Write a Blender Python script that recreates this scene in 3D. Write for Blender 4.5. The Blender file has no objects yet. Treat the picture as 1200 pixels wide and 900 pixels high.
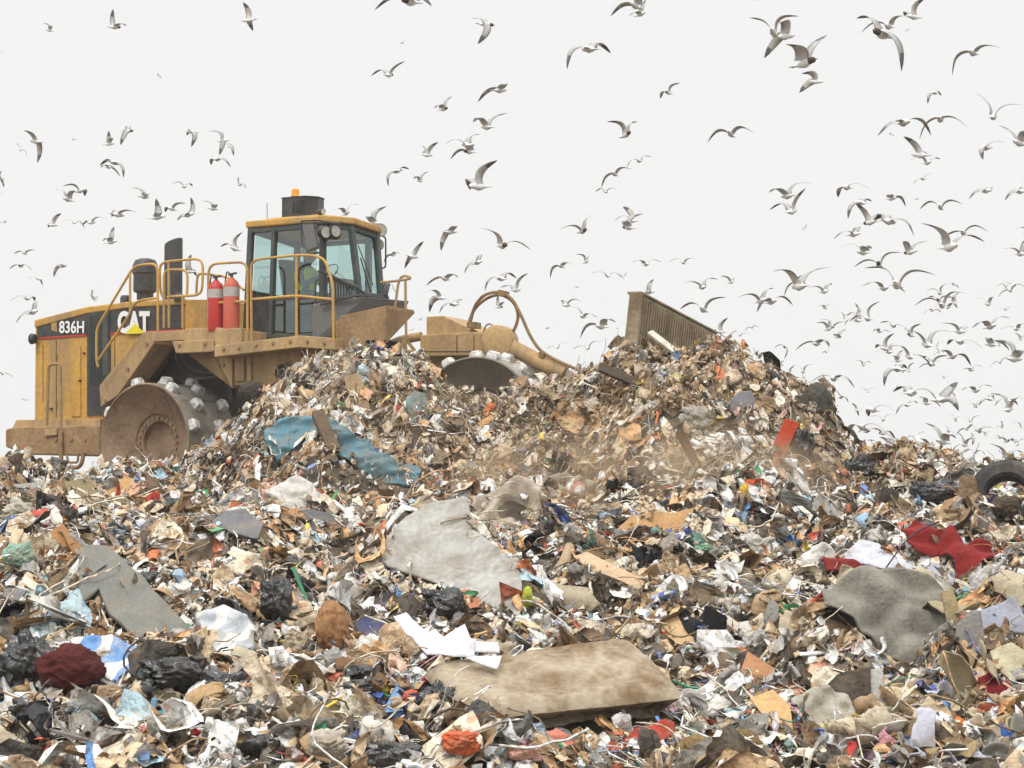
import bpy, bmesh, math, random
import numpy as np
from mathutils import Vector, Matrix, noise
random.seed(11); RNG = np.random.default_rng(11)
SC = bpy.context.scene; COL = SC.collection
R = math.radians
# ---------------------------------------------------------------- camera, sky, sun, exposure
F = 3195.0                                   # focal length in photo pixels (1200 wide)
PITCH = math.atan(150.0 / F); CAMZ = 2.0     # horizon lies 150 px under the middle
cd = bpy.data.cameras.new('camera'); cam = bpy.data.objects.new('camera', cd); COL.objects.link(cam)
cd.sensor_width = 36.0; cd.lens = 36.0 * F / 1200.0; cd.clip_start = 0.5; cd.clip_end = 6000
cam.location = (0, 0, CAMZ); cam.rotation_euler = (R(90) + PITCH, 0, 0)
SC.camera = cam
w = bpy.data.worlds.new('World'); SC.world = w; w.use_nodes = True
nt = w.node_tree; nt.nodes.clear()
sky = nt.nodes.new('ShaderNodeTexSky'); sky.sky_type = 'NISHITA'; sky.sun_disc = False
sky.sun_elevation = R(52); sky.sun_rotation = R(200)
hs = nt.nodes.new('ShaderNodeHueSaturation'); hs.inputs['Saturation'].default_value = 0.1; hs.inputs['Value'].default_value = 1.0
mx = nt.nodes.new('ShaderNodeMix'); mx.data_type = 'RGBA'; mx.inputs[0].default_value = 0.93
mx.inputs[7].default_value = (9.0, 9.05, 9.0, 1)          # the closed white cloud deck
bg = nt.nodes.new('ShaderNodeBackground'); bg.inputs['Strength'].default_value = 0.102
wo = nt.nodes.new('ShaderNodeOutputWorld')
nt.links.new(sky.outputs[0], hs.inputs['Color']); nt.links.new(hs.outputs[0], mx.inputs[6])
tcw = nt.nodes.new('ShaderNodeTexCoord'); sx_ = nt.nodes.new('ShaderNodeSeparateXYZ'); nt.links.new(tcw.outputs['Generated'], sx_.inputs[0])
mrw = nt.nodes.new('ShaderNodeMapRange'); mrw.inputs[1].default_value = .20; mrw.inputs[2].default_value = 1.0; mrw.inputs[3].default_value = 1.0; mrw.inputs[4].default_value = 2.7
nt.links.new(sx_.outputs[2], mrw.inputs[0])                # an overcast sky is brighter overhead
sc_ = nt.nodes.new('ShaderNodeVectorMath'); sc_.operation = 'SCALE'; nt.links.new(mx.outputs[2], sc_.inputs[0]); nt.links.new(mrw.outputs[0], sc_.inputs['Scale'])
nt.links.new(sc_.outputs[0], bg.inputs[0]); nt.links.new(bg.outputs[0], wo.inputs[0])
sd = bpy.data.lights.new('sun', 'SUN'); sd.energy = 1.5; sd.angle = R(10); sd.color = (1.0, 0.965, 0.91)
sun = bpy.data.objects.new('sun', sd); COL.objects.link(sun)
sun.rotation_euler = (R(38), 0, R(-20))
SC.view_settings.view_transform = 'Standard'; SC.view_settings.look = 'None'
SC.view_settings.gamma = 1; SC.view_settings.exposure = 0.0
SC.cycles.max_bounces = 5; SC.cycles.diffuse_bounces = 2; SC.cycles.glossy_bounces = 2; SC.cycles.transparent_max_bounces = 12
SC.cycles.volume_bounces = 1; SC.cycles.volume_step_rate = 2

# ---------------------------------------------------------------- geometry helpers
CA, SA = math.cos(PITCH), math.sin(PITCH)
def ray(px, py):
    u = (px - 600) / F; v = -(py - 450) / F
    return Vector((u, CA - v * SA, SA + v * CA))
def at(px, py, Y):
    d = ray(px, py); return Vector((0, 0, CAMZ)) + d * (Y / d.y)
def pxof(x, y, z):
    z = z - CAMZ; dep = y * CA + z * SA
    return 600 + F * x / dep, 450 - F * (-y * SA + z * CA) / dep
def lin(r, g, b):
    return tuple(((c / 255) / 12.92 if c < 11 else ((c / 255 + 0.055) / 1.055) ** 2.4) for c in (r, g, b))

MATS = {}
def material(name, col, rough=0.75, dirt=0.0, dirtcol=(0.19, 0.135, 0.08), scale=3.0, metal=0.0, bump=0.0, bscale=30.0,
             attr=False, spec=0.4, trans=0.0, streak=False):
    if name in MATS: return MATS[name]
    m = bpy.data.materials.new(name); m.use_nodes = True; t = m.node_tree
    p = t.nodes['Principled BSDF']; L = t.links.new
    p.inputs['Roughness'].default_value = rough; p.inputs['Metallic'].default_value = metal
    p.inputs['Specular IOR Level'].default_value = spec
    tc = t.nodes.new('ShaderNodeTexCoord')
    if attr:
        a = t.nodes.new('ShaderNodeAttribute'); a.attribute_name = 'Col'; src = a.outputs['Color']
        a2 = t.nodes.new('ShaderNodeAttribute'); a2.attribute_name = 'Rgh'; L(a2.outputs['Fac'], p.inputs['Roughness'])
    else:
        c = t.nodes.new('ShaderNodeRGB'); c.outputs[0].default_value = (*col, 1); src = c.outputs[0]
    if attr:       # printed and faded patches on the packaging
        nd = t.nodes.new('ShaderNodeTexNoise'); nd.inputs['Scale'].default_value = 9; L(tc.outputs['Object'], nd.inputs['Vector'])
        va = t.nodes.new('ShaderNodeVectorMath'); va.operation = 'SCALE'; va.inputs['Scale'].default_value = .16; L(nd.outputs['Color'], va.inputs[0])
        vb = t.nodes.new('ShaderNodeVectorMath'); vb.operation = 'ADD'; L(tc.outputs['Object'], vb.inputs[0]); L(va.outputs[0], vb.inputs[1])
        vo = t.nodes.new('ShaderNodeTexVoronoi'); vo.inputs['Scale'].default_value = 15; L(vb.outputs[0], vo.inputs['Vector'])
        sp = t.nodes.new('ShaderNodeSeparateColor'); L(vo.outputs['Color'], sp.inputs[0])
        rr = t.nodes.new('ShaderNodeValToRGB'); rr.color_ramp.interpolation = 'CONSTANT'; E = rr.color_ramp.elements
        E[0].position = 0; E[0].color = (1, 1, 1, 1); E[1].position = .50; E[1].color = (.62, .60, .56, 1)
        for po, cc in ((.66, (1, .96, .90, 1)), (.78, (.42, .36, .30, 1)), (.86, (1, 1, 1, 1)), (.94, (.72, .48, .38, 1)), (.97, (.45, .55, .68, 1))):
            e = E.new(po); e.color = cc
        L(sp.outputs[0], rr.inputs[0]); mm = t.nodes.new('ShaderNodeMix'); mm.data_type = 'RGBA'; mm.blend_type = 'MULTIPLY'; mm.inputs[0].default_value = .8
        L(src, mm.inputs[6]); L(rr.outputs[0], mm.inputs[7]); src = mm.outputs[2]
    if dirt > 0:
        mp = t.nodes.new('ShaderNodeMapping'); L(tc.outputs['Object'], mp.inputs[0])
        if streak: mp.inputs['Scale'].default_value = (1, 1, .25)
        n = t.nodes.new('ShaderNodeTexNoise'); n.inputs['Scale'].default_value = scale
        n.inputs['Detail'].default_value = 7; n.inputs['Roughness'].default_value = 0.68
        L(mp.outputs[0], n.inputs['Vector'])
        mr = t.nodes.new('ShaderNodeMapRange'); mr.inputs[1].default_value = 0.42; mr.inputs[2].default_value = 0.63
        mr.inputs[3].default_value = 0; mr.inputs[4].default_value = dirt
        L(n.outputs['Fac'], mr.inputs[0])
        x = t.nodes.new('ShaderNodeMix'); x.data_type = 'RGBA'; x.inputs[7].default_value = (*dirtcol, 1)
        L(mr.outputs[0], x.inputs[0]); L(src, x.inputs[6]); src = x.outputs[2]
        n2 = t.nodes.new('ShaderNodeTexNoise'); n2.inputs['Scale'].default_value = scale * 9; n2.inputs['Detail'].default_value = 4
        L(tc.outputs['Object'], n2.inputs['Vector'])
        r2 = t.nodes.new('ShaderNodeMapRange'); r2.inputs[1].default_value = .25; r2.inputs[2].default_value = .75
        r2.inputs[3].default_value = .78; r2.inputs[4].default_value = 1.12; L(n2.outputs['Fac'], r2.inputs[0])
        x2 = t.nodes.new('ShaderNodeVectorMath'); x2.operation = 'SCALE'; L(src, x2.inputs[0]); L(r2.outputs[0], x2.inputs['Scale'])
        src = x2.outputs[0]
    L(src, p.inputs['Base Color'])
    if bump > 0:
        n3 = t.nodes.new('ShaderNodeTexNoise'); n3.inputs['Scale'].default_value = bscale; n3.inputs['Detail'].default_value = 5
        L(tc.outputs['Object'], n3.inputs['Vector'])
        b = t.nodes.new('ShaderNodeBump'); b.inputs['Strength'].default_value = bump; b.inputs['Distance'].default_value = 0.03
        L(n3.outputs['Fac'], b.inputs['Height']); L(b.outputs[0], p.inputs['Normal'])
    if trans > 0:
        tr = t.nodes.new('ShaderNodeBsdfTranslucent'); L(src, tr.inputs['Color'])
        ms = t.nodes.new('ShaderNodeMixShader'); ms.inputs[0].default_value = trans
        L(p.outputs[0], ms.inputs[1]); L(tr.outputs[0], ms.inputs[2])
        L(ms.outputs[0], t.nodes['Material Output'].inputs['Surface'])
    m.diffuse_color = (*col, 1); MATS[name] = m; return m

def glass_mat(name, tint, refl=0.14, rough=0.03):
    m = bpy.data.materials.new(name); m.use_nodes = True; t = m.node_tree; t.nodes.clear()
    a = t.nodes.new('ShaderNodeBsdfTransparent'); a.inputs[0].default_value = (*tint, 1)
    g = t.nodes.new('ShaderNodeBsdfGlossy'); g.inputs['Roughness'].default_value = rough; g.inputs[0].default_value = (.85, .95, .93, 1)
    x = t.nodes.new('ShaderNodeMixShader'); x.inputs[0].default_value = refl; o = t.nodes.new('ShaderNodeOutputMaterial')
    t.links.new(a.outputs[0], x.inputs[1]); t.links.new(g.outputs[0], x.inputs[2]); t.links.new(x.outputs[0], o.inputs[0])
    MATS[name] = m; return m

def tag(o, label=None, cat=None, group=None, kind=None):
    if label: o['label'] = label
    if cat: o['category'] = cat
    if group: o['group'] = group
    if kind: o['kind'] = kind
    return o
def empty(name, loc, label, cat, group=None):
    o = bpy.data.objects.new(name, None); COL.objects.link(o); o.location = loc; o.empty_display_size = .3
    return tag(o, label, cat, group)

class MB:
    """collects faces in world coordinates, builds one mesh object"""
    def __init__(s): s.v = []; s.f = []; s.m = []
    def add(s, vs, fs, mi=0):
        n = len(s.v); s.v += [Vector(p) for p in vs]; s.f += [tuple(i + n for i in f) for f in fs]; s.m += [mi] * len(fs)
    def prism(s, pts, off, mi=0):
        n = len(pts); off = Vector(off); a = [Vector(p) for p in pts]
        fs = [tuple(range(n)), tuple(range(2 * n - 1, n - 1, -1))] + [(i, i + n, (i + 1) % n + n, (i + 1) % n) for i in range(n)]
        s.add(a + [p + off for p in a], fs, mi)
    def hexa(s, p, mi=0):
        s.add(p, [(0, 1, 2, 3), (7, 6, 5, 4), (0, 4, 5, 1), (1, 5, 6, 2), (2, 6, 7, 3), (3, 7, 4, 0)], mi)
    def beam(s, a, b, wd, ht, up=(0, 0, 1), mi=0):
        a = Vector(a); b = Vector(b); d = (b - a).normalized(); u = Vector(up)
        if abs(d.dot(u)) > .97: u = Vector((1, 0, 0))
        r = d.cross(u).normalized() * wd / 2; u = r.cross(d).normalized() * ht / 2
        s.hexa([a - r - u, a + r - u, a + r + u, a - r + u, b - r - u, b + r - u, b + r + u, b - r + u], mi)
    def tube(s, pts, r, n=8, mi=0, fillet=0.0, taper=None):
        P = [Vector(p) for p in pts]
        if fillet > 0 and len(P) > 2:
            Q = [P[0]]
            for i in range(1, len(P) - 1):
                a = (P[i - 1] - P[i]); b = (P[i + 1] - P[i]); da = min(fillet, a.length * .45); db = min(fillet, b.length * .45)
                p0 = P[i] + a.normalized() * da; p2 = P[i] + b.normalized() * db
                for k in range(5):
                    t = k / 4; Q.append(p0 * (1 - t) ** 2 + P[i] * 2 * t * (1 - t) + p2 * t * t)
            Q.append(P[-1]); P = Q
        vs = []; fs = []; u = None
        for i, p in enumerate(P):
            d = (P[min(i + 1, len(P) - 1)] - P[max(i - 1, 0)]).normalized()
            if u is None:
                u = Vector((0, 0, 1)) if abs(d.z) < .9 else Vector((1, 0, 0))
            u = (u - d * u.dot(d)).normalized(); q = d.cross(u)
            rr = r if taper is None else r * (1 + (taper - 1) * i / (len(P) - 1))
            for k in range(n):
                t = 2 * math.pi * k / n; vs.append(p + (u * math.cos(t) + q * math.sin(t)) * rr)
        for i in range(len(P) - 1):
            for k in range(n):
                fs.append((i * n + k, i * n + (k + 1) % n, (i + 1) * n + (k + 1) % n, (i + 1) * n + k))
        fs.append(tuple(range(n))[::-1]); fs.append(tuple((len(P) - 1) * n + k for k in range(n)))
        s.add(vs, fs, mi)
    def lathe(s, c, axis, prof, n=32, mi=0, mis=None):
        c = Vector(c); a = Vector(axis).normalized(); u = Vector((0, 0, 1)) if abs(a.z) < .9 else Vector((1, 0, 0))
        u = (u - a * u.dot(a)).normalized(); q = a.cross(u); vs = []
        for (r, h) in prof:
            for k in range(n):
                t = 2 * math.pi * k / n; vs.append(c + a * h + (u * math.cos(t) + q * math.sin(t)) * r)
        for i in range(len(prof) - 1):
            s_ = [(i * n + k, i * n + (k + 1) % n, (i + 1) * n + (k + 1) % n, (i + 1) * n + k) for k in range(n)]
            s.add([], [], 0)
            if i == 0: base = len(s.v); s.v += vs
            s.f += [tuple(j + base for j in f) for f in s_]; s.m += [mis[i] if mis else mi] * len(s_)
    def build(s, name, mats, parent=None, origin=None, bevel=0.0, smooth=False, seg=2):
        if not isinstance(mats, (list, tuple)): mats = [mats]
        me = bpy.data.meshes.new(name)
        if origin is None:
            origin = sum(s.v, Vector()) / len(s.v) if parent is None else Vector()
        pw = Vector(parent.get('_w', (0, 0, 0))) if parent is not None else Vector()
        og = Vector(origin) if parent is None else Vector()
        base = og if parent is None else pw
        me.from_pydata([tuple(p - base) for p in s.v], [], s.f)
        for m in mats: me.materials.append(m)
        me.polygons.foreach_set('material_index', s.m)
        bm = bmesh.new(); bm.from_mesh(me); bmesh.ops.remove_doubles(bm, verts=bm.verts, dist=1e-5)
        bmesh.ops.recalc_face_normals(bm, faces=bm.faces); bm.to_mesh(me); bm.free()
        o = bpy.data.objects.new(name, me); COL.objects.link(o)
        if parent is None: o.location = og; 
        else: o.parent = parent
        o['_w'] = tuple(base)
        if smooth:
            me.polygons.foreach_set('use_smooth', [True] * len(me.polygons))
            me.set_sharp_from_angle(angle=R(40))
        if bevel > 0:
            b = o.modifiers.new('bevel', 'BEVEL'); b.width = bevel; b.segments = seg; b.limit_method = 'ANGLE'; b.angle_limit = R(35)
            b.harden_normals = False
        return o
HAZE = 0.0006
# ---------------------------------------------------------------- terrain height field
NX, NY, G = 420, 560, 0.1
GX0, GY0 = -21.0, 6.0
xs = GX0 + np.arange(NX) * G; ys = GY0 + np.arange(NY) * G
XX, YY = np.meshgrid(xs, ys)            # [iy, ix]
def zpy(py, Y): return CAMZ + (600 - py) / F * Y
prof_Y = [0, 10, 16, 19, 22.5, 27, 31, 35, 38, 39.5, 42.5, 60, 70]
prof_z = [-.45, -.3, zpy(950, 16), zpy(903, 19), zpy(805, 22.5), zpy(705, 27), zpy(633, 31), zpy(597, 35), zpy(577, 38), zpy(582, 39.5), 2.05, 1.95, 1.6]
BASE = np.interp(YY, prof_Y, prof_z)
PXX = 600 + F * XX / np.maximum(YY, 1)
# ridge of the pushed-up heap: silhouette height and depth by image column
rp = [90, 150, 205, 240, 275, 300, 330, 380, 430, 470, 500, 520, 560, 605, 650, 700, 725, 765, 805, 850, 895, 940, 972, 988, 1012, 1060, 1110, 1150, 1200, 1300]
ry = [560, 556, 545, 518, 492, 462, 436, 418, 412, 420, 428, 452, 466, 456, 446, 430, 412, 408, 408, 409, 422, 446, 464, 516, 535, 530, 548, 566, 566, 570]
rY = [41.5, 41.8, 41.6, 41.2, 41.0, 40.8, 40.6, 40.3, 40.1, 40.0, 39.8, 39.5, 39.3, 39.2, 38.9, 38.7, 38.2, 37.9, 37.8, 37.8, 37.8, 37.8, 37.8, 37.6, 37.5, 37.4, 37.2, 37, 37, 37]
RPY = np.interp(PXX, rp, ry) + 11; RY = np.interp(PXX, rp, rY)
RZ = CAMZ + (600 - RPY) / F * RY
amp = np.maximum(0, RZ - np.interp(RY, prof_Y, prof_z))
L_ = np.where(PXX < 980, 4.6, 3.2); t = np.clip((YY - (RY - L_)) / L_, 0, 1); t = t * t * (3 - 2 * t) * .35 + t * .65
tb = np.clip(1 - (YY - RY) / 2.2, 0, 1); tb = tb * tb * (3 - 2 * tb)
fade = np.clip((PXX - 80) / 60, 0, 1)
bs = np.where(YY <= RY, BASE, np.interp(np.minimum(YY, 60), prof_Y, prof_z))
HG = bs + amp * fade * np.where(YY <= RY, t, tb)
def vnoise(x, y, s, seed):
    """value noise on the grid"""
    r = np.random.default_rng(seed); T = r.random((256, 256)); u = x / s + 500.3; v = y / s + 300.7
    i = np.floor(u).astype(int); j = np.floor(v).astype(int); fu = u - i; fv = v - j
    fu = fu * fu * (3 - 2 * fu); fv = fv * fv * (3 - 2 * fv)
    g = lambda a, b: T[b % 256, a % 256]
    return (g(i, j) * (1 - fu) + g(i + 1, j) * fu) * (1 - fv) + (g(i, j + 1) * (1 - fu) + g(i + 1, j + 1) * fu) * fv - .5
damp = np.clip((43 - YY) / 4, .15, 1)
onridge = np.clip(np.abs(YY - RY) / 1.2, .75, 1)
HG += (vnoise(XX, YY, 1.7, 1) * .5 + vnoise(XX, YY, .8, 2) * .42 + vnoise(XX, YY, .38, 3) * .26) * damp * onridge
def Hs(x, y):
    x = np.asarray(x, float); y = np.asarray(y, float)
    u = np.clip((x - GX0) / G, 0, NX - 1.001); v = np.clip((y - GY0) / G, 0, NY - 1.001)
    i = u.astype(int); j = v.astype(int); fu = u - i; fv = v - j
    return (HG[j, i] * (1 - fu) + HG[j, i + 1] * fu) * (1 - fv) + (HG[j + 1, i] * (1 - fu) + HG[j + 1, i + 1] * fu) * fv
def hit(px, py, lift=0.0, ymin=15.0, ymax=44.0):
    """where the sight line meets the heap"""
    d = ray(px, py); Y = np.arange(ymin, ymax, .04); tt = Y / d.y
    z = CAMZ + d.z * tt; h = Hs(d.x * tt, Y) + lift
    k = np.nonzero(z <= h)[0]; global MISS; MISS = len(k) == 0; k = k[0] if len(k) else int(np.argmin(z - h))
    return Vector((d.x * tt[k], Y[k], z[k]))

# ---------------------------------------------------------------- large flat and draped pieces of refuse
# name, label, category, short name, outline, tilt, azimuth, thickness, colour, fold amplitude, fold scale(u,v), roughness, kind of look
PL = [
 ('foam_mattress', 'thick stained beige foam mattress lying in the middle foreground', 'mattress', 'the foam mattress',
  [(496,776),(512,768),(735,741),(744,744),(799,796),(797,804),(553,834),(546,830)], 24, 4, .27, (168,154,132), .02, (.7,.7), .95, 'foam'),
 ('torn_panel', 'large torn grey white fabric panel propped above the foam mattress', 'panel', 'the torn grey white panel',
  [(447,640),(476,607),(504,592),(549,586),(554,622),(588,646),(605,655),(612,686),(609,724),(558,703),(500,680),(446,662)], 42, -8, .035, (172,170,164), .02, (1.2,.35), .9, 'panel'),
 ('dusty_sheet', 'dusty pale plastic sheet standing up behind the torn grey white panel', 'sheet', 'the dusty pale sheet',
  [(553,584),(580,574),(604,562),(632,572),(637,606),(604,640),(578,628),(556,612)], 62, 12, .015, (186,174,156), .16, (1,1), .7, 'film'),
 ('blue_tarpaulin', 'bunched blue tarpaulin on the pushed heap, left of the wooden post', 'tarpaulin', 'the blue tarpaulin',
  [(309,503),(330,494),(362,486),(378,489),(378,518),(350,524),(324,537),(312,522)], 68, -6, .14, (84,136,154), .07, (.6,2.2), .5, 'film'),
 ('blue_tarpaulin', 'long blue tarpaulin strip trailing down right from the wooden post', 'tarpaulin', 'the trailing blue strip',
  [(383,486),(402,500),(440,530),(494,549),(489,568),(456,569),(402,541),(388,508)], 62, 10, .05, (94,132,144), .085, (.5,2.8), .5, 'film'),
 ('bumper_cover', 'grey moulded plastic panel leaning in the left foreground with green specks', 'panel', 'the grey moulded panel',
  [(92,655),(100,639),(128,639),(150,662),(228,742),(220,757),(190,756),(156,748),(128,720),(116,690),(106,700),(94,708)], 50, 14, .07, (118,119,112), .04, (1,1), .6, 'hard'),
 ('grey_blanket', 'wide grey blanket draped over the right foreground refuse', 'blanket', 'the grey blanket',
  [(958,702),(982,684),(1004,677),(1060,680),(1102,696),(1114,740),(1126,780),(1064,800),(1034,776),(996,738),(962,720)], 56, 8, .03, (138,133,122), .17, (.9,.5), .95, 'drape'),
 ('brown_blanket', 'brown felt underlay showing below the left edge of the grey blanket', 'blanket', 'the brown underlay',
  [(962,721),(1000,738),(1036,774),(1040,781),(1006,772),(960,748)], 60, 4, .02, (122,102,82), .03, (1,1), .95, 'cloth'),
 ('red_carpet', 'crumpled red carpet piece spread above the right end of the grey blanket', 'carpet', 'the red carpet',
  [(1056,634),(1074,621),(1100,629),(1130,641),(1165,645),(1181,660),(1150,672),(1150,684),(1124,690),(1118,668),(1100,656),(1075,657)], 46, -10, .03, (132,32,30), .17, (1.2,1.5), .95, 'drape'),
 ('red_carpet', 'narrow red carpet roll lying along the top of the grey blanket', 'carpet', 'the narrow red roll',
  [(964,654),(1000,656),(1020,668),(1060,670),(1090,682),(1085,692),(1040,682),(1000,668),(968,669)], 58, 0, .06, (128,42,38), .05, (1.5,2), .95, 'cloth'),
 ('foam_sheet', 'pale lavender foam sheet folded above the grey blanket, left of the red carpet', 'foam sheet', 'the lavender foam sheet',
  [(980,654),(1006,632),(1030,636),(1050,655),(1090,668),(1106,688),(1096,700),(1060,674),(1010,662)], 44, 0, .02, (196,198,208), .06, (1,1.4), .8, 'hard'),
 ('foam_sheet', 'lavender grey foam strip standing under the red carpet', 'foam sheet', 'the lavender strip',
  [(1076,664),(1098,660),(1122,684),(1128,712),(1108,698)], 66, -20, .02, (176,180,196), .05, (1,1), .8, 'hard'),
 ('foam_sheet', 'large lavender foam panel at the right edge below the red carpet', 'foam sheet', 'the lavender panel at the edge',
  [(1146,716),(1188,700),(1203,730),(1203,764),(1152,757)], 66, -10, .02, (158,162,178), .05, (1,1), .8, 'hard'),
 ('felt_strip', 'mottled grey felt strip hanging right of the grey blanket', 'felt', 'the grey felt strip',
  [(1121,732),(1136,716),(1149,716),(1151,786),(1124,786)], 76, 0, .03, (138,134,126), .02, (1,1), .95, 'cloth'),
 ('carpet_offcut', 'folded beige carpet offcut at the right edge beside the red carpet', 'carpet', 'the beige offcut',
  [(1163,684),(1180,668),(1200,676),(1203,712),(1184,724),(1168,704)], 58, -12, .03, (182,170,144), .08, (1,1.3), .95, 'drape'),
 ('paper_sheets', 'large bent white paper sheet lying left of the foam mattress', 'paper', 'the bent white paper',
  [(461,722),(476,719),(500,742),(558,750),(556,768),(500,768)], 40, 0, .008, (226,228,236), .05, (1.5,1), .7, 'hard'),
 ('paper_sheets', 'folded white paper sheet with a raised corner above the foam mattress', 'paper', 'the raised paper corner',
  [(520,748),(545,732),(553,752),(584,754),(586,766),(530,766)], 58, -10, .008, (228,230,238), .04, (1.5,1), .7, 'hard'),
 ('paper_sheets', 'small white paper square resting on the top edge of the foam mattress', 'paper', 'the small paper square',
  [(546,771),(588,768),(583,784),(566,780)], 40, 0, .008, (226,228,234), .02, (1,1), .7, 'hard'),
 ('paper_sheets', 'white paper sheet poking out under the left end of the torn panel', 'paper', 'the tucked paper sheet',
  [(437,668),(455,665),(482,678),(490,697),(462,692)], 50, 10, .008, (232,230,238), .02, (1,1), .7, 'hard'),
 ('plastic_bag', 'flattened navy blue bag left of the bent white paper', 'bag', 'the navy bag',
  [(414,728),(440,721),(462,738),(477,750),(430,753),(418,744)], 45, 0, .02, (38,50,98), .05, (1.2,1.2), .45, 'film'),
 ('cardboard_sheet', 'brown torn cardboard sheet standing left of the crumpled clear plastic', 'cardboard', 'the brown cardboard',
  [(866,790),(876,764),(900,780),(931,800),(918,818),(900,808),(868,798)], 52, 12, .012, (176,128,92), .02, (1,1), .9, 'card'),
 ('cardboard_sheet', 'pale corrugated cardboard strip lying below the brown torn cardboard', 'cardboard', 'the pale corrugated strip',
  [(879,818),(906,808),(926,828),(931,866),(922,872),(900,846)], 52, 10, .015, (206,168,118), .015, (1,1), .9, 'card'),
 ('plywood_piece', 'pale splintered plywood piece behind the right end of the foam mattress', 'plywood', 'the pale plywood',
  [(788,714),(812,707),(815,735),(833,752),(829,768),(800,756),(768,748)], 44, 6, .015, (208,176,132), .012, (1,1), .9, 'card'),
 ('plastic_bag', 'blue and white printed bag beside the dark red sack', 'bag', 'the blue printed bag',
  [(82,752),(104,746),(130,744),(158,754),(171,796),(150,802),(120,796),(96,780)], 52, 5, .06, (92,142,200), .07, (1.2,1.2), .4, 'print'),
 ('plastic_bag', 'pale blue streaked clear bag right of the grey moulded panel', 'bag', 'the pale streaked bag',
  [(231,720),(262,708),(290,724),(297,752),(276,771),(236,762)], 60, 0, .09, (178,184,190), .07, (1.2,1.2), .4, 'print'),
 ('paper_sheets', 'crumpled white paper at the bottom edge left of the green rag', 'paper', 'the white paper at the bottom',
  [(74,880),(90,874),(115,873),(128,892),(127,903),(76,903)], 50, 0, .01, (232,230,232), .05, (1,1), .7, 'hard'),
 ('cardboard_sheet', 'light brown cardboard flap lying just below the compactor rear wheel', 'cardboard', 'the cardboard by the wheel',
  [(114,568),(150,560),(168,562),(160,580),(118,589)], 48, 0, .012, (188,146,100), .04, (1,1), .9, 'card'),
 ('cardboard_sheet', 'bent brown cardboard sheet at the left, above the grey moulded panel', 'cardboard', 'the bent brown cardboard',
  [(41,640),(60,622),(74,614),(95,640),(92,656),(62,658)], 56, 0, .012, (168,122,80), .07, (1,1), .9, 'card'),
 ('plastic_sheet', 'slate grey plastic flap high on the pushed heap', 'plastic sheet', 'the slate grey flap',
  [(855,470),(866,459),(880,458),(886,470),(894,481),(856,483)], 74, 0, .02, (112,113,120), .03, (1,1), .6, 'hard'),
 ('wood_board', 'brown wooden board lying left of the foam mattress', 'board', 'the brown board',
  [(393,772),(402,769),(471,790),(469,803),(425,794),(395,784)], 48, 0, .03, (120,88,62), .01, (1,1), .9, 'card'),
 ('cardboard_box', 'crushed open cardboard box on the crest below the dust cloud', 'box', 'the crushed cardboard box',
  [(722,625),(740,606),(765,600),(790,604),(812,598),(812,616),(786,632),(750,630)], 48, 0, .014, (184,144,98), .10, (.8,.8), .9, 'card'),
 ('wood_board', 'long split pale board pointing down right above the foam mattress', 'board', 'the split pale board',
  [(672,652),(688,647),(757,681),(748,692),(692,668)], 42, 8, .02, (200,172,140), .012, (1,1), .9, 'card'),
 ('plastic_plate', 'flat cream plastic plate right of the split pale board', 'plate', 'the cream plate',
  [(719,658),(732,652),(750,654),(758,663),(742,669),(722,665)], 42, 0, .012, (214,202,182), .01, (1,1), .6, 'hard'),
 ('red_towel', 'dark red folded towel on the right, left of the lavender foam sheet', 'towel', 'the dark red towel',
  [(884,692),(892,684),(908,679),(922,680),(918,688),(900,693)], 50, 0, .03, (128,34,32), .04, (1,1), .9, 'cloth'),
 ('plastic_bag', 'greyish teal bag hanging on the pushed heap below the compactor', 'bag', 'the greyish teal bag',
  [(477,464),(486,458),(499,462),(502,478),(500,496),(487,503),(478,488)], 76, 0, .04, (134,152,148), .06, (2,.8), .6, 'film'),
 ('cardboard_strip', 'long tan cardboard strip hanging down the pushed heap', 'cardboard', 'the tan strip on the heap',
  [(403,441),(420,437),(428,462),(437,500),(424,507),(412,468)], 72, 0, .012, (170,142,108), .03, (1,1), .9, 'card'),
 ('cloth_rag', 'pinkish orange rag near the top of the pushed heap', 'rag', 'the pinkish orange rag',
  [(436,438),(450,434),(466,437),(466,445),(440,446)], 66, 0, .02, (216,148,116), .04, (1,1), .8, 'film'),
 ('plastic_film', 'long dirty white plastic film at the heap top beside the front wheel', 'plastic film', 'the dirty white film',
  [(460,424),(480,421),(500,426),(508,440),(486,438)], 66, 0, .04, (200,194,182), .05, (1,1), .5, 'film'),
 ('plastic_film', 'clear plastic film hanging below the grey blanket', 'plastic film', 'the hanging clear film',
  [(1020,784),(1034,784),(1042,830),(1048,862),(1008,868),(1008,846),(1022,832)], 74, 0, .03, (184,184,178), .06, (3,.8), .35, 'film'),
 ('plastic_film', 'crumpled clear plastic heap right of the pale corrugated strip', 'plastic film', 'the crumpled clear plastic',
  [(926,822),(944,808),(966,802),(994,814),(1002,842),(962,862),(932,854)], 58, 0, .06, (178,172,158), .10, (1.6,1.6), .35, 'film'),
 ('plastic_bag', 'white bag spread on the crest left of the blue tarpaulin foot', 'bag', 'the spread white bag',
  [(310,578),(330,568),(348,559),(368,569),(377,588),(340,598)], 52, 0, .08, (216,212,204), .08, (1.2,1.2), .5, 'film'),
 ('plastic_sheet', 'charcoal plastic sheet lying below the spread white bag', 'plastic sheet', 'the charcoal sheet',
  [(346,601),(364,596),(384,600),(402,611),(370,618),(350,612)], 42, 0, .02, (70,70,74), .03, (1,1), .5, 'hard'),
 ('plastic_bin', 'curved slate grey bin lid in front of the compactor rear wheel', 'lid', 'the slate bin lid',
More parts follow.
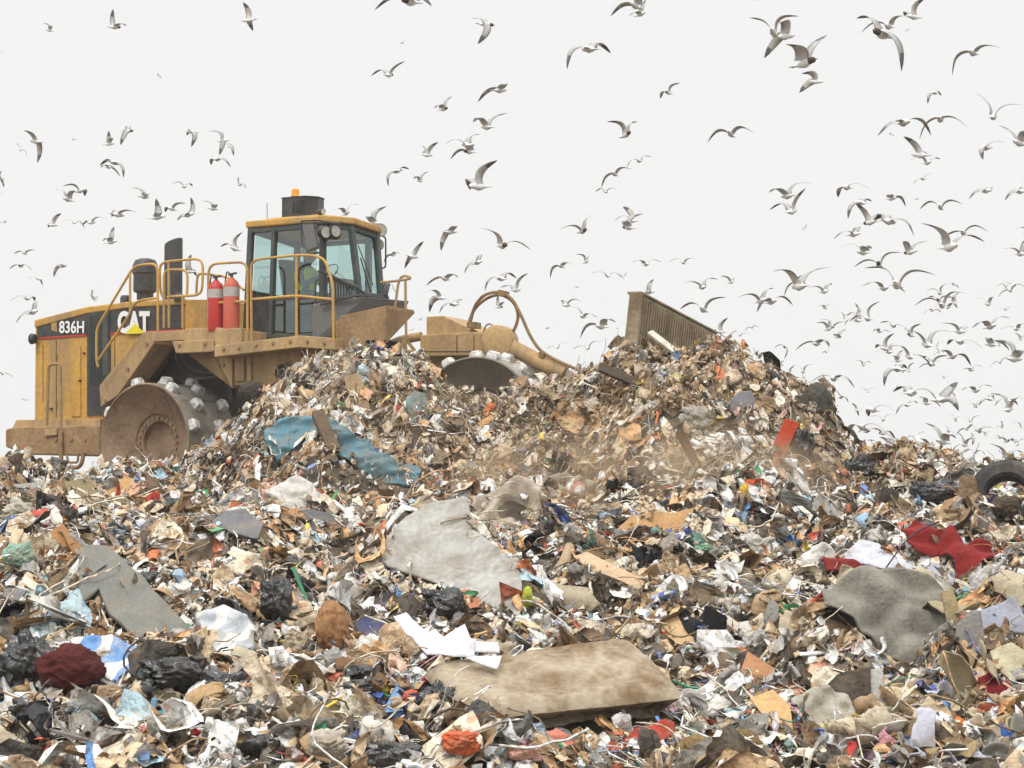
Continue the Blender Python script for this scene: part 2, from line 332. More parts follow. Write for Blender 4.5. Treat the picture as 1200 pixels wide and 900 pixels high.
  [(248,612),(262,598),(288,598),(310,618),(303,638),(272,630)], 54, 0, .02, (104,104,106), .12, (.7,.7), .55, 'hard'),
 ('wood_board', 'weathered long board under the grey blanket near the right bottom', 'board', 'the weathered board',
  [(1032,806),(1075,796),(1112,790),(1114,799),(1076,806),(1034,817)], 44, 0, .04, (158,140,116), .01, (1,1), .9, 'card'),
 ('red_carpet', 'red carpet corner peeking out low at the right edge', 'carpet', 'the low red corner',
  [(1146,796),(1160,790),(1185,806),(1192,822),(1172,826),(1150,820)], 56, 0, .03, (122,28,34), .05, (1,1), .95, 'cloth'),
 ('red_mesh', 'crumpled red orange netting below the right half of the foam mattress', 'netting', 'the red orange netting',
  [(706,872),(728,866),(750,850),(772,846),(790,852),(786,868),(752,874),(730,884)], 54, 0, .03, (186,62,44), .10, (1.6,1.6), .8, 'film'),
 ('white_rag', 'white wrinkled plastic sheet right of the foam mattress', 'plastic film', 'the wrinkled plastic sheet',
  [(786,822),(800,812),(826,808),(830,836),(822,850),(792,846)], 54, 0, .03, (196,192,184), .06, (1.6,1.6), .5, 'film'),
 ('cloth_rag', 'draped grey beige cloth behind the left end of the foam mattress', 'rag', 'the draped beige cloth',
  [(630,700),(650,684),(690,690),(702,712),(680,722),(644,716)], 54, 0, .04, (168,156,132), .09, (2.4,1.2), .95, 'drape'),
 ('cardboard_sheet', 'olive brown flattened carton behind the left crest edge', 'cardboard', 'the flattened carton',
  [(76,566),(104,560),(116,574),(118,600),(100,596),(80,580)], 50, 0, .015, (134,120,92), .03, (1,1), .9, 'card'),
 ('carpet_offcut', 'tan felt strip hanging between the grey blanket and the grey felt strip', 'felt', 'the tan felt strip',
  [(1101,696),(1116,690),(1122,716),(1127,762),(1114,772),(1108,730)], 74, 0, .03, (150,132,100), .07, (1,1.3), .95, 'drape'),
 ('carpet_offcut', 'cream carpet flap hanging at the right edge below the lavender panel', 'carpet', 'the cream flap',
  [(1160,764),(1184,756),(1203,770),(1203,800),(1184,806),(1166,790)], 66, 0, .03, (190,180,152), .09, (1,1.3), .95, 'drape'),
 ('plastic_film', 'white film piled over the left end of the narrow red roll', 'plastic film', 'the piled white film',
  [(940,650),(962,640),(978,650),(976,672),(956,684),(938,672)], 58, 0, .04, (220,218,212), .10, (1.6,1.6), .5, 'film'),
 ('plastic_film', 'greyish film torn across the heap face left of the brown stake', 'plastic film', 'the torn greyish film',
  [(640,560),(668,552),(700,566),(696,588),(664,590),(644,580)], 66, 0, .03, (170,160,144), .12, (1.6,1.6), .5, 'film'),
 ('wood_lath', 'whitewashed flat lath right of the purple grey cushion', 'lath', 'the whitewashed lath',
  [(824,714),(834,711),(886,742),(880,750)], 44, 10, .03, (196,184,170), .005, (1,1), .9, 'card'),
]
PLANES = []
EXCL = np.zeros_like(HG, bool)
def ptin(poly, u, v):
    c = np.zeros(np.shape(u), bool); n = len(poly)
    for i in range(n):
        x0, y0 = poly[i]; x1, y1 = poly[i - 1]
        k = ((y0 > v) != (y1 > v)) & (u < (x1 - x0) * (v - y0) / ((y1 - y0) if y1 != y0 else 1e-9) + x0); c ^= k
    return c
Hcopy = HG.copy()
for e in PL:
    poly = e[4]; cx = sum(p[0] for p in poly) / len(poly); lo = max(p[1] for p in poly)
    A = hit(cx, min(lo, 899), .02); A = A + Vector((0, 0, (.36 if e[0] in ('paper_sheets', 'cardboard_sheet', 'red_mesh') else .24) if A.y < 34 else .12))
    if PLANES and e[0] == 'paper_sheets' and 'bottom' not in e[1] and 'torn' not in e[1]:      # these lie on the back edge of the mattress
        A0, n0, _ = PLANES[0]; d = ray(cx, lo); O = Vector((0, 0, CAMZ)); A = O + d * ((A0 - O).dot(n0) / d.dot(n0)); A = A + n0 * .05
    tl, az = R(e[5]), R(e[6])
    n = Vector((math.sin(az) * math.sin(tl), -math.cos(az) * math.sin(tl), math.cos(tl)))
    O = Vector((0, 0, CAMZ)); pts = []
    for p in poly:
        d = ray(*p); pts.append(O + d * ((A - O).dot(n) / d.dot(n)))
    PLANES.append((A, n, pts))
NEWH = HG.copy()
for e, (A, n, pts) in zip(PL, PLANES):
    if e[0] == 'paper_sheets' and 'bottom' not in e[1] and 'torn' not in e[1]: 
        continue
    fp = [(p.x, p.y) for p in pts]; x0 = min(p[0] for p in fp) - 1; x1 = max(p[0] for p in fp) + 1
    y0 = min(p[1] for p in fp) - 1; y1 = max(p[1] for p in fp) + 1.2
    ix = slice(max(0, int((x0 - GX0) / G)), min(NX, int((x1 - GX0) / G) + 1)); iy = slice(max(0, int((y0 - GY0) / G)), min(NY, int((y1 - GY0) / G) + 1))
    sx, sy = XX[iy, ix], YY[iy, ix]
    ins = ptin(fp, sx, sy); zp = A.z - (n.x * (sx - A.x) + n.y * (sy - A.y)) / n.z
    if not ins.any(): continue
    EXCL[iy, ix] |= ins
    th = e[7]
    q = np.stack([sx[ins], sy[ins], zp[ins] - .05 - th * (1 / n.z if n.z > .3 else 2)], 1)
    if len(q) > 250: q = q[RNG.choice(len(q), 250, False)]
    dd = np.sqrt((sx[..., None] - q[:, 0]) ** 2 + (sy[..., None] - q[:, 1]) ** 2)
    up = (q[:, 2] - 1.1 * np.maximum(dd - .05, 0)).max(-1)
    NEWH[iy, ix] = np.maximum(NEWH[iy, ix], np.where(ins, np.minimum(up, zp - .04 - th * 1.2), up))
    # nothing may poke through the piece
    NEWH[iy, ix] = np.where(ins, np.minimum(NEWH[iy, ix], zp - .03 - th), NEWH[iy, ix])
HG[:] = NEWH
def excluded(x, y):
    i = np.clip(((x - GX0) / G).round().astype(int), 0, NX - 1); j = np.clip(((y - GY0) / G).round().astype(int), 0, NY - 1)
    return EXCL[j, i]

# ground mesh
soil = material('churned_soil', (.14, .105, .07), .95, dirt=.8, dirtcol=(.05, .04, .03), scale=2.0, bump=.8, bscale=14)
me = bpy.data.meshes.new('landfill_ground')
vv = np.stack([XX, YY, HG - .03], -1).reshape(-1, 3)
idx = np.arange(NX * NY).reshape(NY, NX)
q = np.stack([idx[:-1, :-1], idx[:-1, 1:], idx[1:, 1:], idx[1:, :-1]], -1).reshape(-1, 4)
# skirt out to the horizon as one sheet
ring = []
rimidx = np.concatenate([idx[0, :], idx[1:, -1], idx[-1, -2::-1], idx[-2:0:-1, 0]])
rv = vv[rimidx]; c0 = np.array([0., 34., 0.]); dirs = rv - c0; dirs[:, 2] = 0; dirs /= np.linalg.norm(dirs, axis=1)[:, None]
v1 = rv + dirs * 60; v1[:, 2] = .3 + rv[:, 2] * 0; v2 = rv + dirs * 3500; v2[:, 2] = -2
n0 = len(vv); m = len(rimidx); V = np.concatenate([vv, v1, v2]); a = np.arange(m); b = (a + 1) % m
q1 = np.stack([rimidx[a], n0 + a, n0 + b, rimidx[b]], 1); q2 = np.stack([n0 + a, n0 + m + a, n0 + m + b, n0 + b], 1)
me.from_pydata(V.tolist(), [], np.concatenate([q, q1, q2]).tolist()); me.materials.append(soil)
me.polygons.foreach_set('use_smooth', [True] * len(me.polygons))
go = bpy.data.objects.new('ground', me); COL.objects.link(go); go['kind'] = 'structure'
# ---------------------------------------------------------------- landfill compactor
yellow = material('machine_yellow', lin(200, 154, 70), .6, dirt=.85, dirtcol=lin(156, 130, 94), scale=1.6, bump=.15, bscale=12, streak=True)
tan = material('dusty_tan_paint', lin(186, 154, 108), .85, dirt=.75, dirtcol=lin(140, 118, 90), scale=1.8, bump=.3, bscale=16, streak=True)
brown = material('muddy_steel', lin(160, 130, 94), .9, dirt=.7, dirtcol=lin(116, 90, 62), scale=2.4, bump=.5, bscale=14)
darkst = material('dark_shaded_steel', (.035, .03, .026), .8, dirt=.6, dirtcol=(.075, .058, .04), scale=3)  # dark steel parts; its colour also carries the wheel-well shade
blackp = material('faded_black_paint', (.035, .037, .04), .5, dirt=.5, dirtcol=(.12, .10, .08), scale=3)
greyp = material('grey_cab_steel', lin(104, 108, 110), .6, dirt=.7, dirtcol=lin(120, 112, 98), scale=4)
greenp = material('grey_green_pillar', lin(62, 72, 70), .5, dirt=.5, dirtcol=lin(96, 92, 80), scale=4)
discm = material('worn_drum_steel', lin(150, 126, 102), .8, dirt=.85, dirtcol=lin(100, 76, 56), scale=1.7, bump=.5, bscale=10)
discg = material('dusty_drum_steel', lin(134, 124, 110), .75, dirt=.6, dirtcol=lin(104, 92, 76), scale=2, bump=.2)
drumm = material('drum_tread_steel', lin(150, 145, 134), .6, dirt=.7, dirtcol=lin(104, 90, 70), scale=2.4, bump=.4, bscale=12)
toothm = material('polished_cleat_steel', lin(224, 224, 222), .42, dirt=.9, dirtcol=lin(134, 122, 104), scale=8, metal=.1, bump=.25, bscale=20)
white = material('white_lettering', (.8, .8, .78), .6); redp = material('red_pinstripe', lin(190, 60, 52), .6)
ylabel = material('warning_yellow', lin(226, 210, 40), .5)
glass = glass_mat('tinted_cab_glass', (.66, .80, .785), .16)
extred = material('extinguisher_red', lin(186, 44, 40), .4, dirt=.35, dirtcol=lin(150, 80, 60), scale=5)
extold = material('faded_extinguisher_red', lin(200, 92, 72), .6, dirt=.5, dirtcol=lin(170, 120, 90), scale=5)
extlab = material('extinguisher_label', lin(190, 184, 176), .6, dirt=.4)
rubber = material('black_rubber', (.03, .03, .03), .85, dirt=.75, dirtcol=(.15, .12, .085), bump=.5, bscale=18)
lampm = material('headlamp_glass', lin(190, 186, 176), .25, dirt=.3); amber = material('amber_beacon', lin(236, 150, 40), .35)
hosem = material('dusty_hose', lin(150, 122, 82), .8, dirt=.7, dirtcol=lin(100, 80, 56), scale=8)
bladem = material('blade_weathered_steel', lin(156, 140, 114), .85, dirt=.8, dirtcol=lin(106, 88, 66), scale=2, bump=.4, bscale=18)
TH = R(35); DV = Vector((math.cos(TH), -math.sin(TH), 0)); NV = Vector((math.sin(TH), math.cos(TH), 0)); P0 = at(169, 518, 44)
T2 = R(20); D2 = Vector((math.cos(T2), -math.sin(T2), 0)); N2 = Vector((math.sin(T2), math.cos(T2), 0)); Q0 = at(557, 490, 42.2)
UP = Vector((0, 0, 1)); O_ = Vector((0, 0, CAMZ))
def S(px, py, b=0.0):
    d = ray(px, py); return O_ + d * ((P0 + NV * b - O_).dot(NV) / d.dot(NV))
def S2(px, py, b=0.0):
    d = ray(px, py); return O_ + d * ((Q0 + N2 * b - O_).dot(N2) / d.dot(N2))
comp = empty('landfill_compactor', (P0.x + 1.5, P0.y, P0.z - .96), 'large yellow landfill compactor with spiked steel wheels and raised cab behind the heap', 'compactor')
comp['_w'] = tuple(comp.location)
def part(name, mats, fn, bevel=.012, smooth=False, parent=None, label=None):
    m = MB(); fn(m); o = m.build(name, mats, parent or comp, bevel=bevel, smooth=smooth)
    if label: o['label'] = label
    return o
def slab(poly, b, wd, mats, name, bevel=.012, parent=None, label=None, fr=1):
    f, N = (S, NV) if fr == 1 else (S2, N2)
    return part(name, mats, lambda m: m.prism([f(x, y, b) for x, y in poly], N * wd), bevel, parent=parent, label=label)
HB = .72
hood = slab([(41,385),(41,378),(101,362),(155,356),(213,353),(216,397),(181,400),(140,462),(120,493),(40,493)], HB, 1.75, yellow, 'engine_hood', .03)
slab([(40,384),(40,375),(101,359.5),(155,353),(214,350),(214,357),(155,360),(101,367.5)], HB-.035, 1.82, yellow, 'hood_trim', .02)
slab([(43.5,383),(101,367.5),(155,360.3),(213,357.5),(213,387),(150,390.5),(43.5,396.5)], HB-.012, .01, blackp, 'black_stripe', 0)
def f(m):
    m.prism([S(x,y,HB-.02) for x,y in [(45,395.5),(101,391.5),(101,393.5),(45,397.5)]], NV*.006)
    m.prism([S(x,y,HB-.02) for x,y in [(129,390),(213,385.5),(213,387.5),(129,392)]], NV*.006)
part('red_pinstripe', redp, f, 0)
def f(m):
    m.prism([S(x,y,HB-.03) for x,y in [(102,366),(128,363.5),(129,486),(102,487)]], NV*.028)
    for i in range(9):
        x = 104+i*1.75
        m.prism([S(a_,b_,HB-.05) for a_,b_ in [(x,370),(x+.7,370),(x+.9,452),(x+.2,452)]], NV*.02, 1)
    m.prism([S(a_,b_,HB-.045) for a_,b_ in [(119.5,368),(126,367.5),(126.5,440),(120,440)]], NV*.015, 1)
part('side_grille', [blackp, greenp], f, 0)
def f(m):
    pass
for a_,b_,c_,d_ in [(65.5,398,66.2,490),(134,396,134.8,440),(50,404,50.5,470)]:
    part('panel_seam', darkst, lambda m: m.prism([S(a_,b_,HB-.004), S(c_,b_,HB-.004), S(c_,d_,HB-.004), S(a_,d_,HB-.004)], NV*.003), 0)
slab([(83.5,404.5),(94,404.5),(94,488),(83.5,488)], HB-.02, .018, yellow, 'access_door', .006)
for a_,b_ in [(96.5,413),(91.5,445),(58,478),(53,478)]:
    part('latch', darkst, lambda m: m.prism([S(a_,b_,HB-.04), S(a_+2,b_,HB-.04), S(a_+2,b_+2,HB-.04), S(a_,b_+2,HB-.04)], NV*.04), 0)
slab([(60,375),(66,373),(67,389),(60,387)], HB-.022, .01, yellow, 'yellow_patch', 0)
for (x, y, w_, h_) in [(72,400,26,84),(46,402,16,84)]:
    pass
def lettering(txt, x0, y0, x1, y1, b, name, bold=.02):
    cu = bpy.data.curves.new(name, 'FONT'); cu.body = txt; cu.offset = bold; cu.extrude = .004; cu.size = 1; cu.space_character = 1.02
    to = bpy.data.objects.new(name, cu); COL.objects.link(to); bpy.context.view_layer.update()
    me = bpy.data.meshes.new_from_object(to.evaluated_get(bpy.context.evaluated_depsgraph_get())); bpy.data.objects.remove(to)
    co = np.array([v.co[:] for v in me.vertices]); mn = co.min(0); mx_ = co.max(0)
    A = S(x0, y1, b); B = S(x1, y1 - (x1-x0)*.0, b); C = S(x0, y0, b); w_ = (B - A); h_ = (C - A)
    base = Vector(comp['_w'])
    for v in me.vertices:
        p = A + w_ * ((v.co.x - mn[0]) / (mx_[0] - mn[0])) + h_ * ((v.co.y - mn[1]) / (mx_[1] - mn[1])) - NV * (v.co.z) * 1.0
        v.co = p - base
    me.materials.append(white); o = bpy.data.objects.new(name, me); COL.objects.link(o); o.parent = comp; o['_w'] = tuple(base)
    return o
lettering('836H', 69.5, 376, 98.5, 390.5, HB-.034, 'lettering')
lettering('CAT', 138, 364.5, 175.5, 390.5, HB-.034, 'lettering', .045)
slab([(146,391.5),(158,379),(169.5,390.5)], HB-.062, .008, ylabel, 'warning_triangle', 0)
# rear bumper and its top plate
slab([(6,503),(20,500),(117,498),(117,535),(31,533),(6,524)], .25, 2.9, brown, 'rear_bumper', .03)
slab([(14,502),(19,492),(117,491),(117,499)], .5, 2.4, tan, 'bumper_top', .01)
slab([(52,503),(66,502),(66,510),(52,511)], .2, .05, tan, 'bumper_bracket', .01)
def f(m):
    m.tube([S(72,545,.22),S(71,430,.3),S(69,426,.3),S(59,427,.3),S(57,431,.3),S(55,498,.3)], .024, fillet=.06)
    m.tube([S(71,505,.2),S(72,542,.2),S(76,548,.2),S(92,548,.2),S(96,543,.2),S(98,530,.2)], .035, fillet=.06)
    m.tube([S(78,531,.2),S(80,542,.2),S(91,542,.2),S(92,531,.2)], .02, fillet=.04)
part('rear_ladder', brown, f, 0, True)
# wheel arch struts and fender
slab([(118,477),(138,463),(180,403),(181,388),(168,389),(116,452)], .35, .5, tan, 'fender_strut')
slab([(176,393),(181,389),(218,386.5),(218,398.5),(179,400.5)], .02, 1.2, tan, 'fender_top')
slab([(201,400),(250,398),(251,411),(247,412.5),(206,414)], -.02, .12, tan, 'fender_plate')
slab([(203,402),(250,412),(262,447),(272,455),(272,418)], .25, .5, tan, 'fender_plate')
slab([(128,396),(275,396),(275,520),(128,520)], 1.35, 1.0, darkst, 'rear_chassis', .02)
slab([(188,446),(206,414),(236,412),(262,448),(268,470),(268,500),(188,500)], 1.15, .15, darkst, 'inner_fender')  # wheel-well shade painted in by the dark steel colour
# platform between hood and cab
slab([(216,385.5),(252,383.5),(290,388),(290,404),(216,400)], .0, 1.5, tan, 'walkway')
slab([(217,351),(241,351),(241,386),(217,387)], .5, 1.3, yellow, 'hydraulic_tank')
slab([(251,405),(351,393),(391,396),(392,410),(351,407),(251,418.5)], -.1, .6, tan, 'cab_platform')
slab([(252,386),(283,384),(283,404),(252,406)], -.06, .3, tan, 'step_box')
slab([(272,415),(353,405),(353,450),(272,452)], .3, 1.9, tan, 'side_frame')
slab([(289,416),(293,415.5),(294,446),(289,447)], .24, .08, tan, 'frame_rib')
slab([(275,418),(285,417),(286,446),(275,447)], .25, .07, tan, 'frame_rib')
part('frame_boss', [darkst], lambda m: m.lathe(S(330,437,.28), NV, [(0,-.02),(.12,-.02),(.14,0),(.14,.05)], 20), 0, True)
# stacks
part('air_precleaner', [blackp, extlab], lambda m: m.lathe(S(170,351,1.1), UP, [(.14,0),(.14,.1),(.2,.14),(.2,.42),(.22,.44),(.215,.52),(.215,.56),(.2,.6),(.17,.66),(.08,.69),(0,.69)], 24, 0), 0, True)
def f(m):
    c = S(203,352,1.0)
    for z, a_ in ((0,1),):
        vs = []; n = 16
        for k in range(n):
            t = 2*math.pi*k/n; vs.append(c + DV*math.cos(t)*.17 + NV*math.sin(t)*.13 + UP*(-.5))
        for k in range(n):
            t = 2*math.pi*k/n; vs.append(c + DV*math.cos(t)*.17 + NV*math.sin(t)*.13 + UP*(.98 + .06*math.cos(t)))
        m.add(vs, [tuple(range(n))] + [(k,(k+1)%n,n+(k+1)%n,n+k) for k in range(n)] + [tuple(range(2*n-1,n-1,-1))])
part('exhaust_stack', blackp, f, .02, True)
part('fuel_cap', blackp, lambda m: m.lathe(S(147,356,1.0), UP, [(.09,-.02),(.09,.1),(.07,.14),(0,.14)], 14), 0, True)
part('fuel_cap', blackp, lambda m: m.lathe(S(210,351,.7), UP, [(.09,-.02),(.09,.06),(.05,.1),(0,.1)], 14), 0, True)
def f(m):
    m.lathe(S(41,397,.6), -DV + NV*-.2, [(.03,-.02),(.08,.0),(.095,.06),(.09,.08),(0,.08)], 16); m.tube([S(42,400,.8),S(40,400,.65)], .03)
part('work_lamp', blackp, f, 0, True)
# handrails
def rail(paths, b=.05, r=.021):
    def f(m):
        for p in paths:
            m.tube([S(q[0], q[1], q[2] if len(q) > 2 else b) for q in p], r, fillet=.12)
    return part('handrail', yellow if b != 1.21 else tan, f, 0, True)
rail([[(115,430),(113,422),(113,385),(155,315),(161,311),(180,309),(185,314),(185,388)], [(115,422),(150,372),(157,356),(164,352),(185,349)], [(152.5,318),(152.5,366)]])
rail([[(192,350),(188,342),(187,312),(192,307),(231,303),(238,308),(237,340),(232,346),(196,348)], [(197.5,307),(198,384)], [(192,384),(192,320),(197,316),(216,316),(220,321),(219,346)], [(214,347),(214,384)]], .15)
rail([[(230,346),(231,323),(236,320),(268,325),(286,340)]], .5)
rail([[(244,386),(244,316),(250,309),(284,307),(290,313),(290,402)], [(244,355.5),(290,353)]])
def bb(px): return -.08
rail([[(x, y, bb(x)) for x, y in [(295,410),(294,310),(300,304),(347,299),(367,299),(381,304),(390,333),(391,408)]], [(x, y, bb(x)) for x, y in [(294,351),(347,346.5),(391,351)]], [(347.5,300,bb(347)),(347.5,402,bb(347))]])
rail([[(446,331),(470,328.5),(484,326),(473,322),(467,329),(463,360)], [(475,328),(476,396)]], 1.21)
# cab
a_of = lambda px, b: (S(px, 400, b) - P0).dot(DV)
def LW(a, b, z): return Vector((P0.x, P0.y, 0)) + DV * a + NV * b + UP * z
def zof(px, py, b): return S(px, py, b).z
B1, B2 = .5, 1.66
aR, aF, aW = a_of(294, B1), a_of(378, B1), a_of(378, B1) + .36
zT, zB = zof(300, 268, B1), zof(300, 398, B1); zW = zof(385, 352, B1)
plan = [(aR, B1), (aF, B1), (aW - .02, .78), (aW - .02, 1.42), (aF, B2), (aR, B2)]
lean = .10                         # windshield leans forward at the foot
def cabpt(i, z, out=0.0):
    a, b = plan[i]; t = (z - zB) / (zT - zB)
    a2 = a + (lean * (1 - t) * (2.6 if i == 2 else 1.6 if i == 3 else 0)) + (-.10 * (1 - t) if i in (0, 5) else 0)
    cx, cy = (aR + aF) / 2, (B1 + B2) / 2; v = Vector((a2 - cx, b - cy)); l = v.length; v = v * ((l + out) / l)
    return LW(cx + v.x, cy + v.y, z - .13 * (b - .5) * max(0, t))
def f(m):                         # roof with overhang
    lo = [cabpt(i, zT, .10) for i in range(6)]; m.prism([p + UP*.02 for p in lo], UP * .11)
    m.prism([cabpt(i, zT, -.25) + UP*.13 for i in range(6)], UP * .05)
part('cab_roof', yellow, f, .03)
def f(m):
    for i in range(6): m.beam(cabpt(i, zB - .02), cabpt(i, zT + .03), .09, .09, DV)
    for t in (.33,): m.beam(cabpt(0, zB).lerp(cabpt(1, zB), t), cabpt(0, zT).lerp(cabpt(1, zT), t), .09, .07, DV)
    for z in (zB + .02, zT - .03):
        for i in range(6): m.beam(cabpt(i, z), cabpt((i + 1) % 6, z), .07, .08)
    m.beam(cabpt(2, zW), cabpt(3, zW), .09, .1); m.beam(cabpt(1, zW), cabpt(2, zW), .07, .1); m.beam(cabpt(3, zW), cabpt(4, zW), .07, .1)
part('cab_frame', greenp, f, .012)
def f(m):
    a, b = cabpt(0, zB), cabpt(1, zB)
    m.hexa([a, a.lerp(b,.31), a.lerp(b,.31)+NV*.03, a+NV*.03] + [p + UP*(zof(300,348,B1)-zB) for p in (a, a.lerp(b,.31), a.lerp(b,.31)+NV*.03, a+NV*.03)])
    c, d = cabpt(5, zB), cabpt(4, zB)
    m.hexa([c, c.lerp(d,.31), c.lerp(d,.31)-NV*.03, c-NV*.03] + [p + UP*1.0 for p in (c, c.lerp(d,.31), c.lerp(d,.31)-NV*.03, c-NV*.03)])
    m.prism([cabpt(i, zB, -.02) for i in range(6)], UP * .06)
    for i in (1, 2, 3):
        p = [cabpt(i, zB+.0), cabpt(i+1, zB+.0), cabpt(i+1, zW), cabpt(i, zW)]; c0 = (cabpt(0, zB) + cabpt(3, zB)) / 2
        ctr = sum(p, Vector()) / 4; n = (c0 - ctr); n.z = 0; n.normalize(); m.prism(p, n * .03)
    m.prism([cabpt(5, zB+.06), cabpt(0, zB+.06), cabpt(0, zB+.8), cabpt(5, zB+.8)], DV*.03)
part('cab_lower_panels', blackp, f, .01)
def pane(i, j, t0, t1, z0, z1, name='window_pane'):
    def f(m):
        A, B = cabpt(i, z0, -.01).lerp(cabpt(j, z0, -.01), t0), cabpt(i, z0, -.01).lerp(cabpt(j, z0, -.01), t1)
        C, D = cabpt(i, z1, -.01).lerp(cabpt(j, z1, -.01), t1), cabpt(i, z1, -.01).lerp(cabpt(j, z1, -.01), t0)
        m.add([A, B, C, D], [(0, 1, 2, 3)])
    return part(name, glass, f, 0)
zS = zof(300, 348, B1)
pane(0, 1, .05, .29, zS, zT - .06); pane(5, 4, .05, .29, zS, zT - .06)
pane(0, 1, .36, .96, zB + .08, zT - .06, 'door_glass'); pane(5, 4, .36, .96, zB + .08, zT - .06, 'door_glass')
pane(1, 2, .06, .94, zW + .04, zT - .06); pane(3, 4, .06, .94, zW + .04, zT - .06)
pane(2, 3, .06, .94, zW + .04, zT - .06, 'windscreen'); pane(5, 0, .08, .92, zB + .8, zT - .06, 'rear_window')
def f(m):
    a, b = cabpt(0, zB, .03), cabpt(1, zB, .03); q = a.lerp(b, .93)
    m.tube([q + UP*.9, q + UP*.86 - NV*.05, q + UP*.5 - NV*.05, q + UP*.46], .015, fillet=.03)
    m.beam(a.lerp(b,.36)+UP*.62, a.lerp(b,.96)+UP*.62, .02, .03)
part('door_handle', blackp, f, 0, True)
def f(m):                          # seat and steering column seen through the glass
    c = LW((aR+aF)/2 - .1, 1.15, zB)
    m.hexa([c+DV*x+NV*y+UP*z for z in (.45,.6) for x,y in ((-.25,-.27),(.28,-.27),(.28,.27),(-.25,.27))])
    m.hexa([c+DV*x+NV*y+UP*z for z,k in ((.6,0),(1.3,-.12)) for x,y in ((-.3+k,-.25),(-.18+k,-.25),(-.18+k,.25),(-.3+k,.25))])
    m.hexa([c+DV*x+NV*y+UP*z for z in (.06,.45) for x,y in ((-.15,-.15),(.15,-.15),(.15,.15),(-.15,.15))])
    m.hexa([c+DV*x+NV*y+UP*z for z in (.1,.95) for x,y in ((.62,-.2),(.8,-.2),(.8,.2),(.62,.2))])
    m.tube([c+DV*.62+UP*.9, c+DV*.45+UP*1.05], .03); m.lathe(c+DV*.44+UP*1.06, Vector((-.7*DV.x,-.7*DV.y,.7)), [(.17,0),(.19,.015),(.17,.03),(.17,0)], 20)
part('driver_seat', blackp, f, .03)
def f(m):
    c = S(354, 253, 1.1); m.prism([c+DV*x+NV*y - UP*.03 for x,y in ((-.24,-.22),(.24,-.22),(.34,0),(.24,.26),(-.24,.26))], UP*.30)
    c2 = c+UP*.272; m.prism([c2+DV*x+NV*y for x,y in ((-.25,-.23),(.25,-.23),(.35,0),(.25,.27),(-.25,.27))], UP*.02)
    for k in range(7): m.prism([c+NV*(-.221)+DV*(-.02+.036*k)+UP*z for z in (.02,.22)] + [c+NV*-.221+DV*(.0+.036*k)+UP*z for z in (.22,.02)], -NV*.012)
part('air_conditioner', blackp, f, .02)
part('beacon', [blackp, amber], lambda m: m.lathe(S(346,232,1.0), UP, [(.07,-.03),(.07,.02),(.065,.03),(.06,.13),(.04,.15),(0,.15)], 16, mis=[0,0,1,1,1]), 0, True)
part('roof_antenna', blackp, lambda m: m.tube([S(313,262,1.0),S(313,238,1.0)], .006, 5), 0)
def mirror(pts, arm, b, lab=None):
    def f(m):
        c = [S(x, y, b) for x, y in pts]; m.prism(c, NV*.05 + DV*-.04)
        k = sum(c, Vector())/4; m.prism([k + (p-k)*.86 - NV*.006 for p in c], NV*.004, 2)
        m.tube([S(*q) for q in arm], .014, fillet=.05)
    return part('wing_mirror', [blackp, lampm, greyp], f, .012)
mirror([(353,261),(368,260),(374,291),(359,296)], [(392,262,.4),(372,258,.15),(352,259,.12),(354,285,.12),(362,297,.12),(374,296,.2)], .12)
mirror([(440,284),(446,283),(446,300),(441,301)], [(436,272,1.7),(452,278,1.9),(452,313,1.9),(447,315,1.9),(443,306,1.9),(441,284,1.9)], 1.9)
def lamp(px, py, b, r=.1):
    def f(m):
        c = S(px, py, b); a = (DV - NV*.25).normalized(); m.lathe(c - a*.06, a, [(.0,-.05),(r*.7,-.04),(r,0),(r,.1),(r*.92,.105)], 18, 0); m.lathe(c - a*.06, a, [(r*.92,.1),(0,.1)], 18, 1)
    return part('work_lamp', [blackp, lampm], f, 0, True)
lamp(380,272,.35); lamp(392,271,.5); lamp(446,270,1.75, .1); lamp(443,287,1.85,.09); lamp(377,248,.6,.05)
part('lamp_bracket', blackp, lambda m: (m.tube([S(372,261,.45),S(398,262,.5)], .03), m.tube([S(436,266,1.6),S(446,269,1.75)], .03)), 0)
part('windscreen_wiper', blackp, lambda m: (m.tube([cabpt(2,zW+.08,.05).lerp(cabpt(3,zW+.08,.05),.5), cabpt(2,zT-.5,.05).lerp(cabpt(3,zT-.5,.05),.15)], .012,5), m.tube([cabpt(2,zW+.3,.06).lerp(cabpt(3,zW+.3,.06),.55), cabpt(2,zT-.3,.06).lerp(cabpt(3,zT-.3,.06),.1)], .009,5)), 0)
